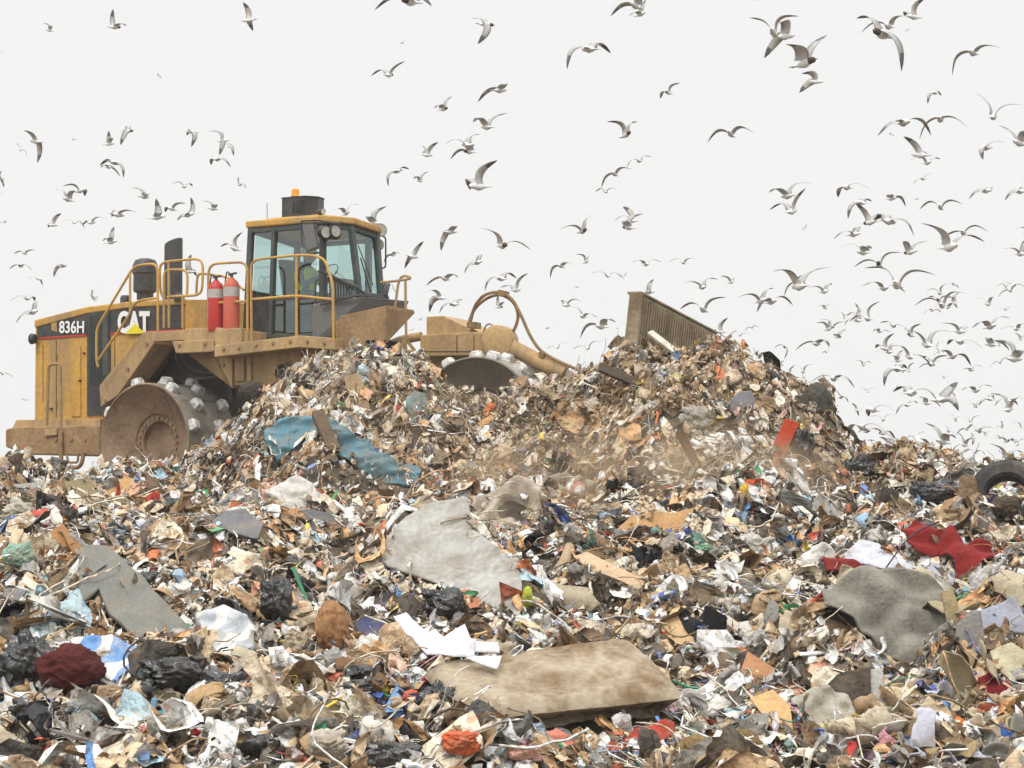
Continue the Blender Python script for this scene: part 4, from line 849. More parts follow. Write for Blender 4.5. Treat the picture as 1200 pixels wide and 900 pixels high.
BL = [
 ('plastic_bag','bright orange crumpled bag below the left end of the foam mattress','bag','the orange bag',541,868,56,34,(226,96,48),'film'),
 ('orange_rag','small orange cloth scrap beside the brown board','rag','the orange scrap',388,798,38,20,(222,98,58),'film'),
 ('orange_rag','tiny orange scrap between the brown board and the foam mattress','rag','the tiny orange scrap',481,817,20,18,(222,98,44),'film'),
 ('green_rag','bright green crumpled rag at the bottom left','rag','the green rag',178,857,46,26,(48,166,104),'film'),
 ('burlap_sack','left brown matted sack at the bottom edge','sack','the left burlap sack',822,890,70,50,(132,108,70),'cloth'),
 ('burlap_sack','right brown matted sack at the bottom edge','sack','the right burlap sack',868,886,66,50,(120,98,64),'cloth'),
 ('fibre_clump','tall tan fibrous clump left of the navy bag','clump','the tan fibrous clump',389,735,46,68,(160,118,80),'cloth'),
 ('rubbish_bag','matt black bag at the far left beside the dark red sack','bag','the far left black bag',34,770,76,62,(44,46,50),'black'),
 ('red_sack','dark red torn sack lying on black bags at the left','sack','the dark red sack',82,784,92,64,(84,32,28),'cloth'),
 ('rolled_cloth','tan rolled cloth sticking out of the dark red sack','cloth','the tan rolled cloth',126,815,56,28,(160,132,104),'cloth'),
 ('rubbish_bag','glossy black bag between the grey moulded panel and the blue printed bag','bag','the glossy black bag',200,790,84,50,(30,30,32),'black'),
 ('rubbish_bag','long charcoal bag right of the glossy black bag','bag','the long charcoal bag',262,806,70,46,(64,64,68),'black'),
 ('rubbish_bag','black bag bulging left of the tan fibrous clump','bag','the bulging black bag',322,702,44,66,(40,40,42),'black'),
 ('rubbish_bag','dark oval bag under the brown board','bag','the oval dark bag',428,803,56,22,(66,68,64),'black'),
 ('rubbish_bag','black bag wedged against the left end of the foam mattress','bag','the wedged black bag',515,820,56,46,(36,36,38),'black'),
 ('rubbish_bag','grey black bag at the bottom edge below the orange bag','bag','the bottom grey bag',464,892,72,36,(70,70,70),'black'),
 ('rubbish_bag','black bag half hidden under the torn grey white panel','bag','the hidden black bag',520,706,52,42,(44,44,48),'black'),
 ('rubbish_bag','black bag on the crest left of the dark tyre','bag','the crest black bag',1092,576,62,34,(40,40,44),'black'),
 ('rubbish_bag','black heaped bag on the right crest below the red orange plank','bag','the heaped black bag',1006,552,54,44,(42,40,40),'black'),
 ('rubbish_bag','glossy black sack right beside the red orange plank','bag','the sack by the plank',942,522,30,50,(34,32,32),'black'),
 ('tangled_ball','dark tangled ball sticking out at the right shoulder of the heap','ball','the dark tangled ball',957,474,42,54,(84,80,70),'cloth'),
 ('net_ball','pale netted ball on the face of the pushed heap','ball','the pale netted ball',815,491,42,34,(170,166,156),'film'),
 ('plastic_bag','grey white bag below the crushed cardboard box','bag','the grey white bag',789,641,32,32,(168,158,146),'film'),
 ('green_bag','small green bag behind the upper edge of the foam mattress','bag','the small green bag',658,758,28,16,(68,160,92),'film'),
 ('green_bag','light green flat bag near the purple grey cushion','bag','the light green bag',826,643,28,12,(110,176,136),'film'),
 ('lime_bag','lime yellow bag right of the torn grey white panel','bag','the lime bag',618,700,14,28,(186,200,44),'film'),
 ('red_glove','red glove below the cardboard by the rear wheel','glove','the red glove',178,588,32,20,(196,36,38),'film'),
 ('yellow_bag','yellow scrap in the dust on the heap','scrap','the yellow scrap',872,578,12,24,(226,184,30),'film'),
 ('yellow_bag','second yellow scrap, lower in the dust on the heap','scrap','the lower yellow scrap',852,597,18,14,(222,186,60),'film'),
 ('snack_packet','yellow and red snack packet beside the pale netted ball','packet','the snack packet',846,495,20,14,(220,180,50),'film'),
 ('snack_packet','lime coloured packet high on the pushed heap','packet','the lime packet',792,447,16,20,(190,190,70),'film'),
 ('rubbish_bag','small black bag high on the heap left of the greyish teal bag','bag','the small black bag',446,458,22,32,(36,36,38),'black'),
 ('rubbish_bag','blue grey bag at the very top of the heap under the cab','bag','the blue grey bag',434,412,48,22,(92,98,104),'black'),
 ('dark_bundle','dark bundle of hose at the left end of the pushed heap','bundle','the dark bundle',296,460,40,32,(70,64,56),'cloth'),
 ('brown_bundle','brown knotted bundle at the heap top under the splash plate','bundle','the knotted bundle',462,426,34,20,(106,92,72),'cloth'),
 ('blue_rag','crumpled blue rag at the lower right beside the grey blanket','rag','the crumpled blue rag',927,790,30,16,(44,96,160),'film'),
 ('blue_rag','bright blue scrap right of the foam mattress','rag','the bright blue scrap',866,772,16,18,(34,98,196),'film'),
 ('blue_rag','dark blue crumpled film beside the right end of the foam mattress','rag','the dark blue film',818,802,34,14,(38,74,120),'film'),
 ('pink_rag','magenta cloth scrap below the brown board','rag','the magenta scrap',492,800,22,18,(202,36,84),'film'),
 ('pink_rag','pale pink tissue at the bottom edge right of the orange bag','tissue','the pink tissue',612,890,40,20,(226,168,152),'film'),
 ('plastic_bag','pale blue bag under the front edge of the foam mattress','bag','the pale blue bag',622,856,40,20,(150,176,204),'film'),
 ('plastic_bag','white knotted bag at the bottom left below the black bags','bag','the white knotted bag',70,832,50,30,(186,180,170),'film'),
 ('plastic_bag','milky crumpled bag at the bottom between the rope and the grey bag','bag','the milky bag',385,880,56,40,(198,188,172),'film'),
 ('plastic_bag','white bag at the left crest edge','bag','the left crest bag',22,600,54,30,(196,190,176),'film'),
 ('plastic_bag','pale green tinted bag at the left edge above the grey moulded panel','bag','the green tinted bag',20,650,44,34,(150,186,166),'film'),
 ('plastic_bag','grey white dusty bag in the churned middle of the heap','bag','the dusty bag',700,600,40,22,(160,148,130),'film'),
 ('plastic_bag','red and white striped bag on the dusty heap face','bag','the striped bag',676,572,26,22,(196,130,120),'print'),
 ('plastic_bag','large white bag on the crest right of the crushed cardboard box','bag','the large white bag',886,640,46,34,(204,200,192),'film'),
 ('plastic_bag','crumpled white bag above the grey blanket, left of the lavender foam','bag','the white bag by the foam',958,668,34,36,(212,206,198),'film'),
 ('dark_pillow','dark brown oval cushion near the crest left of the dark tyre','cushion','the brown cushion',935,604,50,20,(72,62,52),'cloth'),
]
for b in BL:
    o = wrinkle_ball(b[0], b[4], b[5], b[6], b[7], b[8], b[9], .5, .2 if b[9] != 'cloth' else .11, 2.2)
    tag(o, b[1], b[2]); LAND.append((b[3], *o.location))
# printed marks on the snack packets are plain colour patches: red label on the yellow one
# sticks, boards, tubes
def stick(name, label, cat, short, p0, p1, wd, th, colr, look='wood', dy=.0, lift=.03, round_=False):
    a = hit(*p0, .02); Ya = a.y; A = at(p0[0], p0[1], Ya - .08); B = at(p1[0], p1[1], Ya - .08 + dy)
    m = MB()
    if round_: m.tube([A, A.lerp(B, .33) + Vector((0, 0, .01)), A.lerp(B, .66), B], wd / 2, 12, taper=.85)
    else: m.beam(A, B, wd, th, (0, -.8, .6))
    o = m.build(name, lookmat(look, colr, .6), None, bevel=.006, smooth=round_); tag(o, label, cat); LAND.append((short, *o.location)); return o
ST = [
 ('wooden_post','grey brown wooden post standing between the two blue tarpaulins','post','the wooden post',(392,530),(372,484),.16,.16,(110,92,72),'wood',.3),
 ('wood_stake','dark brown stake slanting in the dust below the pale netted ball','stake','the brown stake',(820,552),(797,508),.09,.09,(88,60,38),'wood',.2),
 ('red_plank','short red orange painted plank sticking out of the heap','plank','the red orange plank',(910,534),(929,494),.20,.06,(180,62,34),'wood',.1),
 ('white_plank','white plank leaning against the foot of the dozer blade','plank','the white plank',(792,413),(762,390),.09,.06,(206,198,182),'wood',.5),
 ('dark_board','dark weathered board pointing up left below the dozer blade','board','the dark weathered board',(760,455),(702,430),.14,.05,(84,72,60),'wood',-.2),
 ('long_stick','thin brown rod lying level across the upper heap','rod','the thin brown rod',(856,466),(776,464),.03,.03,(96,76,54),'wood',0),
 ('wood_block','short pale wooden block on the heap face','block','the pale wooden block',(562,500),(584,486),.10,.07,(206,160,108),'wood',.1),
 ('paint_stick','brown batten lying level at the bottom edge','batten','the brown batten',(683,881),(765,877),.06,.04,(124,92,60),'wood',0),
 ('blue_tube','bright blue plastic strip beside the brown batten','strip','the blue strip',(768,882),(795,868),.07,.02,(48,92,190),'film',.1),
 ('grey_cushion','purple grey rolled cushion slanting above the foam mattress','cushion','the purple grey cushion',(768,664),(812,684),.17,.1,(134,128,142),'film',.0),
 ('cushion_tail','dark end roll lying at the foot of the purple grey cushion','roll','the dark end roll',(812,686),(836,700),.13,.1,(76,66,66),'cloth',.0),
 ('green_strap','narrow green strap running down the left of the tan fibrous clump','strap','the green strap',(372,735),(343,664),.035,.01,(40,130,90),'film',.3),
 ('cyan_stick','pale blue plastic handle standing on the green rag','handle','the pale blue handle',(178,845),(181,818),.04,.03,(120,170,206),'hard',.0),
 ('grey_beam','grey plastic beam on the left crest','beam','the grey crest beam',(0,576),(60,570),.12,.1,(148,148,142),'hard',.0),
 ('drain_pipe','dark grey pipe on the right crest below the black bags','pipe','the dark grey pipe',(1012,616),(1068,612),.13,.1,(88,88,86),'hard',.0),
 ('wood_batten','brown batten across the grey rubble at the bottom right','batten','the bottom right batten',(1040,846),(1118,838),.06,.05,(140,104,72),'wood',.1),
 ('cardboard_tube','pale cardboard tube behind the draped beige cloth','tube','the cardboard tube',(656,676),(668,640),.12,.1,(176,154,126),'card',.3),
 ('white_pipe','thin white pipe slanting over the mattress corner debris','pipe','the thin white pipe',(735,846),(728,828),.03,.03,(216,212,204),'hard',.0),
 ('white_strip','white plastic strip leaning on the upper heap','strip','the white strip',(300,468),(340,490),.05,.02,(170,164,150),'hard',.0),
]
RND = {'grey_cushion', 'cushion_tail', 'drain_pipe', 'cardboard_tube', 'white_pipe', 'long_stick'}
for s_ in ST: stick(*s_[:10], dy=s_[10], round_=s_[0] in RND)
# white plastic scoop
g = hit(462, 490, .02); Yg = g.y - .15; m = MB()
m.tube([at(466,463,Yg), at(464,475,Yg), at(462,486,Yg)], .02, 8); m.prism([at(x,y,Yg) for x,y in [(457,489),(459,485),(465,485),(468,490),(468,497),(464,500),(459,499)]], Vector((0,.05,0)))
tag(m.build('plastic_scoop', lookmat('hard', (226,222,214), .5), bevel=.008), 'white plastic scoop standing upright on the pushed heap', 'scoop')
# carton blocks
for (x0,y0,x1,y1,lab,cl) in [(903,464,927,478,'small closed tan carton on the upper right of the heap',(184,150,112)),(922,446,938,463,'tan carton corner left of the dark tangled ball',(170,136,100))]:
    g = hit((x0+x1)/2, y1, .0); Yg = g.y - .12; m = MB(); A = [at(x0,y1,Yg), at(x1,y1-1.5,Yg+.06), at(x1+.5,y0,Yg+.1), at(x0+1,y0+2,Yg+.02)]
    m.prism(A, Vector((.06,.26,.02))); m.beam(A[3].lerp(A[2],.0)+Vector((0,.1,.01)), A[3].lerp(A[2],1)+Vector((0,.1,.01)), .04, .012)
    tag(m.build('carton', lookmat('card', cl, .9), bevel=.006), lab, 'box'); LAND.append((lab.split(' on ')[0].split(' left')[0].replace('small','the').replace('tan carton corner','the carton corner'), *A[0]))
# tyre
g = hit(1176, 596, .0); cT = at(1180, 582, g.y + .1); m = MB(); axT = Vector((-.25, -.85, .45)).normalized()
m.lathe(cT, axT, [(.26,-.12),(.36,-.14),(.43,-.10),(.45,-.04),(.45,.04),(.43,.10),(.36,.14),(.26,.12),(.24,.06),(.32,.05),(.34,0),(.32,-.05),(.24,-.06),(.26,-.12)], 40)
o = m.build('tyre', rubber, smooth=True); tag(o, 'dark worn tyre lying on the crest at the right edge', 'tyre'); LAND.append(('the dark tyre', *cT))
o = wrinkle_ball('brown_sack', 1180, 592, 40, 28, (92,78,64), 'cloth'); tag(o, 'brown leathery sack stuffed inside the dark tyre', 'sack')
# yellow rope tangle
g = hit(315, 860, .0); m = MB()
for k in range(9):
    pts = [at(315 + random.uniform(-34,34), 856 + random.uniform(-12,12), g.y - .1 + random.uniform(-.1,.1)) for _ in range(5)]
    m.tube(pts, .011, 5, fillet=.15)
tag(m.build('yellow_rope', material('rope_yellow', lin(206,180,50), .7, dirt=.3), smooth=True), 'loose tangle of yellow rope at the bottom left', 'rope'); LAND.append(('the yellow rope', *at(315,856,g.y)))
# green strings by the mattress corner
g = hit(820, 815, .0); m = MB()
m.tube([at(x,y,g.y-.25) for x,y in [(790,798),(806,806),(830,808),(852,808),(876,816)]], .012, 5, fillet=.2); m.tube([at(x,y,g.y-.3) for x,y in [(800,836),(820,838),(834,856),(838,862)]], .01, 5, fillet=.2)
tag(m.build('cord', material('cord_green', lin(40,130,96), .6), smooth=True), 'thin green cord curling right of the foam mattress', 'cord')
# clear water bottle with a blue cap
g = hit(775, 708, .0); m = MB(); c = at(776, 700, g.y - .1); m.lathe(c - Vector((.09,0,.02)), Vector((.9,-.2,.3)), [(0,0),(.04,.005),(.042,.03),(.042,.17),(.02,.21)], 16)
o = m.build('plastic_bottle', glass_mat('bottle_plastic', (.75,.82,.88), .25, .15), smooth=True); tag(o, 'clear drink bottle with a blue label above the foam mattress', 'bottle')
m = MB(); m.lathe(c - Vector((.09,0,.02)), Vector((.9,-.2,.3)), [(.0432,.07),(.0432,.13)], 16); m.lathe(c - Vector((.09,0,.02)), Vector((.9,-.2,.3)), [(.02,.2),(.022,.205),(.022,.23),(0,.23)], 16); m.build('label', lookmat('film', (52,110,196), .5), o, smooth=True)
# ---- small prototypes (numpy) for the mass of loose refuse
def p_sheet(rs, n=5, folds=6, amp=.35):
    g = np.linspace(-.5, .5, n + 1); X, Y = np.meshgrid(g, g); P = np.stack([X.ravel(), Y.ravel()], 1)
    P = P * (1 + rs.normal(0, .10, P.shape)); z = np.zeros(len(P))
    for _ in range(folds):
        a = rs.uniform(0, 6.28); d = P @ np.array([math.cos(a), math.sin(a)]) - rs.uniform(-.3, .3); z += np.abs(d) * rs.choice([-1, 1]) * amp * rs.uniform(.3, 1)
    z -= z.mean(); ang = rs.uniform(0, 6.28); r = rs.uniform(.6, 1.0); P[:, 1] *= r
    V = np.column_stack([P, z * .8]); V += rs.normal(0, .02, V.shape)
    i = np.arange((n + 1) ** 2).reshape(n + 1, n + 1)
    q = np.stack([i[:-1, :-1], i[:-1, 1:], i[1:, 1:], i[1:, :-1]], -1).reshape(-1, 4)
    return V, np.concatenate([q[:, [0, 1, 2]], q[:, [0, 2, 3]]])
def p_fold(rs, n=8, folds=5, amax=1.6, soft=.12, asp=None, jit=.04):
    g = np.linspace(-.5, .5, n + 1); X, Y = np.meshgrid(g, g); asp = asp or rs.uniform(.35, 1.0)
    rr = 1 - .16 * rs.random() * (np.abs(X * Y) * 4); P = np.stack([X * rr, Y * rr * asp, np.zeros_like(X)], -1).reshape(-1, 3)
    edge = (np.abs(X).ravel() > .49) | (np.abs(Y).ravel() > .49); P[:, :2] += rs.normal(0, jit / 2, (len(P), 2)) * (1 + 1.2 * edge[:, None]) / n * 6 * .5
    ph = rs.uniform(0, 6.28, 3); a_ = rs.uniform(0, 6.28); P[:, 2] += .03 * np.sin((P[:, 0] * math.cos(a_) + P[:, 1] * math.sin(a_)) * rs.uniform(8, 20) + ph[0])
    for _ in range(folds):
        c = P.mean(0); d = rs.normal(size=3) * [1, 1, .35]; d /= np.linalg.norm(d); up = np.array([0, 0, 1.]) + rs.normal(0, .3, 3); ax = np.cross(d, up); ax /= np.linalg.norm(ax)
        o = c + d * rs.uniform(-.22, .3); t = (P - o) @ d; w_ = np.clip(t / soft, 0, 1); ang = w_ * rs.uniform(-amax, amax)
        Q = P - o; ca, sa = np.cos(ang)[:, None], np.sin(ang)[:, None]; P = o + Q * ca + np.cross(ax, Q) * sa + ax * (Q @ ax)[:, None] * (1 - ca)
    P -= P.mean(0); ext = np.abs(P).max(); P /= max(ext * 2, .3); P[:, 2] *= .8
    i = np.arange((n + 1) ** 2).reshape(n + 1, n + 1); q = np.stack([i[:-1, :-1], i[:-1, 1:], i[1:, 1:], i[1:, :-1]], -1).reshape(-1, 4)
    return P, np.concatenate([q[:, [0, 1, 2]], q[:, [0, 2, 3]]])
def p_ball(rs, sub=2, amp=.28):
    bm = bmesh.new(); bmesh.ops.create_icosphere(bm, subdivisions=sub, radius=.5); V = np.array([v.co[:] for v in bm.verts]); T = np.array([[v.index for v in f.verts] for f in bm.faces]); bm.free()
    r = np.ones(len(V))
    for _ in range(9):
        d = rs.normal(size=3); d /= np.linalg.norm(d); r -= amp * .5 * np.exp(-((V @ d * 2 - rs.uniform(-.6, .8)) / .22) ** 2)
    V = V * r[:, None] * np.array([1, rs.uniform(.6, 1), rs.uniform(.4, .8)]) + rs.normal(0, .012, V.shape); return V, T
def p_box(rs, l, w_, h):
    V = np.array([[x * l, y * w_, z * h] for z in (-.5, .5) for y in (-.5, .5) for x in (-.5, .5)]); V += rs.normal(0, .03 * min(l, w_), V.shape) * [1, 1, .3]
    Q = [(0,2,3,1),(4,5,7,6),(0,1,5,4),(2,6,7,3),(0,4,6,2),(1,3,7,5)]; T = []
    for a, b, c, d in Q: T += [(a, b, c), (a, c, d)]
    return V, np.array(T)
def p_shard(rs):
    n = rs.integers(5, 8); a = np.sort(rs.uniform(0, 6.28, n)); r = rs.uniform(.3, .55, n); P = np.column_stack([np.cos(a) * r, np.sin(a) * r * rs.uniform(.5, 1)])
    b = rs.uniform(-.5, .5); z = np.maximum(0, P[:, 0] - .05) * b
    top = np.column_stack([P, z + .012]); bot = np.column_stack([P, z - .012]); V = np.concatenate([top, bot]); T = [(0, i, i + 1) for i in range(1, n - 1)] + [(n, n + i + 1, n + i) for i in range(1, n - 1)]
    for i in range(n): j = (i + 1) % n; T += [(i, n + i, n + j), (i, n + j, j)]
    return V, np.array(T)
def p_strip(rs, seg=12, wd=.05):
    p = np.zeros(3); d = rs.normal(size=3) * [1, 1, .4]; d /= np.linalg.norm(d); pts = []
    for i in range(seg + 1):
        pts.append(p.copy()); p = p + d / seg; d = d + rs.normal(0, .45, 3) * [1, 1, .6]; d /= np.linalg.norm(d)
    pts = np.array(pts) - np.mean(pts, 0); w_ = np.cross(np.gradient(pts, axis=0), [0.1, .2, 1]); w_ /= np.linalg.norm(w_, axis=1)[:, None] + 1e-6
    V = np.concatenate([pts - w_ * wd / 2, pts + w_ * wd / 2]); n = seg + 1; T = []
    for i in range(seg): T += [(i, i + 1, n + i + 1), (i, n + i + 1, n + i)]
    return V, np.array(T)
def p_string(rs, seg=22, wd=.011):
    p = np.zeros(3); a = rs.uniform(0, 6.28); k = rs.normal(0, .2); pts = []; zz = 0
    for i in range(seg + 1):
        pts.append(p.copy()); k = k * .85 + rs.normal(0, .22); a += k; zz = zz * .8 + rs.normal(0, .16); p = p + np.array([math.cos(a), math.sin(a), zz]) * 1.3 / seg
    pts = np.array(pts) - np.mean(pts, 0); t = np.gradient(pts, axis=0); w_ = np.cross(t, [0, .0, 1.]); w_ /= np.linalg.norm(w_, axis=1)[:, None] + 1e-6
    V = np.concatenate([pts - w_ * wd / 2, pts + w_ * wd / 2, pts + np.array([0, 0, wd])]); n = seg + 1; T = []
    for i in range(seg):
        for a_, b_ in ((0, 1), (1, 2), (2, 0)): T += [(a_ * n + i, a_ * n + i + 1, b_ * n + i + 1), (a_ * n + i, b_ * n + i + 1, b_ * n + i)]
    return V, np.array(T)
def p_curl(rs, seg=8):
    sp = rs.uniform(1.5, 4.5); t = np.linspace(0, sp, seg + 1); r = .35 * (1 - .4 * t / sp); c = np.column_stack([np.cos(t) * r, np.sin(t) * r]); w_ = rs.uniform(.12, .3)
    V = np.concatenate([np.column_stack([c[:, 0], np.full(seg + 1, -w_), c[:, 1]]), np.column_stack([c[:, 0], np.full(seg + 1, w_), c[:, 1]])]); V += rs.normal(0, .012, V.shape); n = seg + 1; T = []
    for i in range(seg): T += [(i, i + 1, n + i + 1), (i, n + i + 1, n + i)]
    return V, np.array(T)
def p_bottle(rs, n=9):
    prof = [(0, -.5), (.13, -.5), (.14, -.4), (.13, .15), (.05, .35), (.05, .45), (0, .45)] if rs.random() < .6 else [(0, -.3), (.17, -.3), (.17, .3), (.15, .3), (.14, -.2), (0, -.2)]
    V = []; T = []
    for r, h in prof:
        for k in range(n): a = 6.283 * k / n; V.append((math.cos(a) * r, h, math.sin(a) * r))
    for i in range(len(prof) - 1):
        for k in range(n): a, b = i * n + k, i * n + (k + 1) % n; T += [(a, b, b + n), (a, b + n, a + n)]
    return np.array(V) + rs.normal(0, .008, (len(V), 3)), np.array(T)
rs = np.random.default_rng(5)
CELLC = {}
KINDS = {
 'film':  [p_fold(rs, 12, 10, 1.5, .05) for _ in range(26)],
 'scrap': [p_fold(rs, 4, 4, 1.3, .10) for _ in range(24)],
 'paper': [p_fold(rs, 7, 5, 1.0, .04, jit=.01) for _ in range(16)],
 'rag':   [p_fold(rs, 12, 8, 1.6, .09, rs.uniform(.15, .6)) for _ in range(26)],
 'flap':  [p_fold(rs, 5, 1, 1.0, .03, jit=.012) for _ in range(14)],
 'bag':   [p_ball(rs, 2, .4) for _ in range(12)],
 'lump':  [p_ball(rs, 1, .35) for _ in range(10)],
 'shard': [p_shard(rs) for _ in range(14)],
 'stick': [p_box(rs, 1, rs.uniform(.04, .1), rs.uniform(.03, .06)) for _ in range(8)],
 'box':   [p_box(rs, .9, rs.uniform(.4, .8), rs.uniform(.2, .5)) for _ in range(6)],
 'strip': [p_strip(rs, 12, rs.uniform(.03, .09)) for _ in range(14)],
 'string':[p_string(rs) for _ in range(18)],
 'curl':  [p_curl(rs) for _ in range(10)],
 'bottle':[p_bottle(rs) for _ in range(6)],
}
SMOOTH = {'film': 1, 'scrap': 0, 'paper': 1, 'rag': 1, 'flap': 0, 'bag': 0, 'lump': 0, 'shard': 0, 'stick': 0, 'box': 0, 'strip': 1, 'string': 1, 'curl': 1, 'bottle': 1}
kn = list(KINDS); kp = np.array([.17, .17, .07, .14, .05, .05, .07, .035, .045, .010, .07, .12, .015, .02]); kp = kp / kp.sum()
size = {'film': (.09, .46), 'scrap': (.03, .13), 'paper': (.07, .24), 'rag': (.12, .56), 'flap': (.10, .38), 'bag': (.10, .30), 'lump': (.04, .14), 'shard': (.08, .28), 'stick': (.12, .5), 'box': (.06, .18), 'strip': (.15, .6), 'string': (.25, 1.1), 'curl': (.08, .2), 'bottle': (.12, .24)}
PAL = [((230,226,218),.22),((200,190,172),.12),((188,168,140),.14),((152,124,92),.075),((114,90,64),.06),((188,148,104),.055),((78,58,40),.05),((122,122,120),.05),((84,86,90),.04),
       ((26,26,28),.11),((50,48,46),.05),((44,78,152),.010),((80,134,190),.011),((146,180,196),.014),((184,42,38),.010),((222,104,52),.010),((216,162,140),.012),((50,140,88),.007),((56,130,128),.007),((222,190,64),.009),((232,234,240),.08),((164,80,54),.012),((214,156,176),.003),((84,62,104),.003)]  # black share covers real black litter and also paints in shaded gaps
pc = np.array([lin(*c[0]) for c in PAL]); pw = np.array([c[1] for c in PAL]); pw /= pw.sum()
def rotm(rs_, n, tilt):
    a = rs_.uniform(0, 6.28, n); b = rs_.normal(0, tilt, n); c = rs_.normal(0, tilt, n)
    ca, sa, cb, sb, cc, sc_ = np.cos(a), np.sin(a), np.cos(b), np.sin(b), np.cos(c), np.sin(c); o = np.zeros(n); e = np.ones(n)
    Z = np.stack([ca, -sa, o, sa, ca, o, o, o, e], 1).reshape(n, 3, 3); X = np.stack([e, o, o, o, cb, -sb, o, sb, cb], 1).reshape(n, 3, 3); Y = np.stack([cc, o, sc_, o, e, o, -sc_, o, cc], 1).reshape(n, 3, 3)
    return X @ Y @ Z
def mass(name, x, y, label, cat, seed, dust, small=1.0, lift=.10, tilt=.45):
    rs_ = np.random.default_rng(seed); N = len(x); z = Hs(x, y) + rs_.uniform(-.03, lift, N)
    e_ = .15; gx = np.clip((Hs(x + e_, y) - Hs(x - e_, y)) / (2 * e_), -.9, .9); gy = np.clip((Hs(x, y + e_) - Hs(x, y - e_)) / (2 * e_), -1.1, 1.1)
    kind = rs_.choice(len(kn), N, p=kp); col = pc[rs_.choice(len(pc), N, p=pw)]; col2 = pc[rs_.choice(len(pc), N, p=pw)]
    ci_ = (np.floor(x / .55).astype(int) * 73856093 ^ np.floor(y / .55).astype(int) * 19349663) % 4096; lc = rs_.choice(len(pc), 4096, p=pw); ls = .7 + .75 * rs_.random(4096) ** 1.3
    cl = (rs_.random(N) < .33) & (lc[ci_] < 13); col = np.where(cl[:, None], pc[lc[ci_]], col); lsz = ls[ci_] * np.where(y < 25, 1.12, 1.0)
    VS, TS, CS, RS, SM = [], [], [], [], []; off = 0
    shear = rs_.random(N)
    for ki, k in enumerate(kn):
        protos = KINDS[k]; pi = rs_.integers(0, len(protos), N)
        for j, (PV, PT) in enumerate(protos):
            m_ = np.nonzero((kind == ki) & (pi == j))[0]
            if not len(m_): continue
            n = len(m_); lo, hi = size[k]; s_ = lo * (hi / lo) ** (rs_.random(n) ** 1.5) * small * lsz[m_] * np.where(excluded(x[m_], y[m_] + .3) | excluded(x[m_], y[m_] + .12) | excluded(x[m_], y[m_] + .5), .62, 1)
            sc3 = np.stack([s_, s_ * rs_.uniform(.7, 1.2, n), s_ * rs_.uniform(.7, 1.1, n)], 1)
            Rm = rotm(rs_, n, tilt); P = PV[None] * sc3[:, None]; P = np.einsum('nij,nvj->nvi', Rm, P)
            P[..., 2] += .8 * (P[..., 0] * gx[m_][:, None] + P[..., 1] * gy[m_][:, None])
            P += np.stack([x[m_], y[m_], z[m_]], 1)[:, None]
            VS.append(P.reshape(-1, 3)); TS.append((PT[None] + (np.arange(n) * len(PV))[:, None, None] + off).reshape(-1, 3)); off += n * len(PV)
            c = col[m_][:, None, :] * np.ones((1, len(PT), 1)); two = (rs_.random(n) < .3)[:, None, None]
            cen = PV[PT].mean(1); side = (cen[:, 0] > rs_.uniform(-.2, .2))[None, :, None]
            c = np.where(two & side, col2[m_][:, None, :], c)
            d_ = (rs_.beta(1.1, 3.0, n) * .55 + dust[m_])[:, None, None].clip(0, .93)
            dc = np.array(lin(158, 132, 98)) * rs_.uniform(.55, 1.1, n)[:, None, None]
            c = c * (1 - d_) + dc * d_; c = np.minimum(c * rs_.uniform(.9, 1.08, (n, len(PT), 1)) * 1.52, .87)
            CS.append(c.reshape(-1, 3)); rg = {'film': .4, 'bag': .42, 'bottle': .35}.get(k, .85); RS.append(np.full(n * len(PT), rg)); SM.append(np.full(n * len(PT), SMOOTH[k], bool))
    V = np.concatenate(VS); T = np.concatenate(TS); C = np.concatenate(CS); Rr = np.concatenate(RS); SMm = np.concatenate(SM)
    me = bpy.data.meshes.new(name); me.vertices.add(len(V)); me.vertices.foreach_set('co', V.ravel().astype(np.float32))
    me.loops.add(len(T) * 3); me.loops.foreach_set('vertex_index', T.ravel().astype(np.int32)); me.polygons.add(len(T)); me.polygons.foreach_set('loop_start', (np.arange(len(T)) * 3).astype(np.int32))
    me.update(calc_edges=True); me.polygons.foreach_set('use_smooth', SMm)
    at_ = me.attributes.new('Col', 'FLOAT_COLOR', 'FACE'); at_.data.foreach_set('color', np.column_stack([C, np.ones(len(C))]).ravel().astype(np.float32))
    ar = me.attributes.new('Rgh', 'FLOAT', 'FACE'); ar.data.foreach_set('value', Rr.astype(np.float32))
    me.materials.append(material('mixed_refuse', (.3, .26, .2), .8, dirt=.30, dirtcol=(.31, .245, .165), scale=6, bump=1.0, bscale=22, attr=True))
    o = bpy.data.objects.new(name, me); COL.objects.link(o); tag(o, label, cat, None, 'stuff'); return len(T)
def scatter(y0, y1, dens, margin, seed):
    rs_ = np.random.default_rng(seed); hw = lambda y: .188 * y + margin; A = (hw(y0) + hw(y1)) * (y1 - y0); n = int(A * dens)
    y = rs_.uniform(y0, y1, n * 2); x = rs_.uniform(-1, 1, n * 2) * hw(y1); k = np.abs(x) < hw(y); x, y = x[k][:n], y[k][:n]; return x, y
tot = 0
x, y = scatter(15.5, 35.5, 200, .9, 21); k = ~excluded(x, y) | (RNG.random(len(x)) < .02); x, y = x[k], y[k]
xe, ye = scatter(15.5, 35.5, 500, .3, 25); k = ~excluded(xe, ye) & (excluded(xe, ye + .15) | excluded(xe, ye + .4) | excluded(xe + .25, ye) | excluded(xe - .25, ye)); x, y = np.concatenate([x, xe[k]]), np.concatenate([y, ye[k]])
tot += mass('loose_refuse', x, y, 'mixed household refuse carpeting the slope in front of the heap', 'refuse', 31, np.zeros(len(x)) + .02, 1.0, .12, .34)
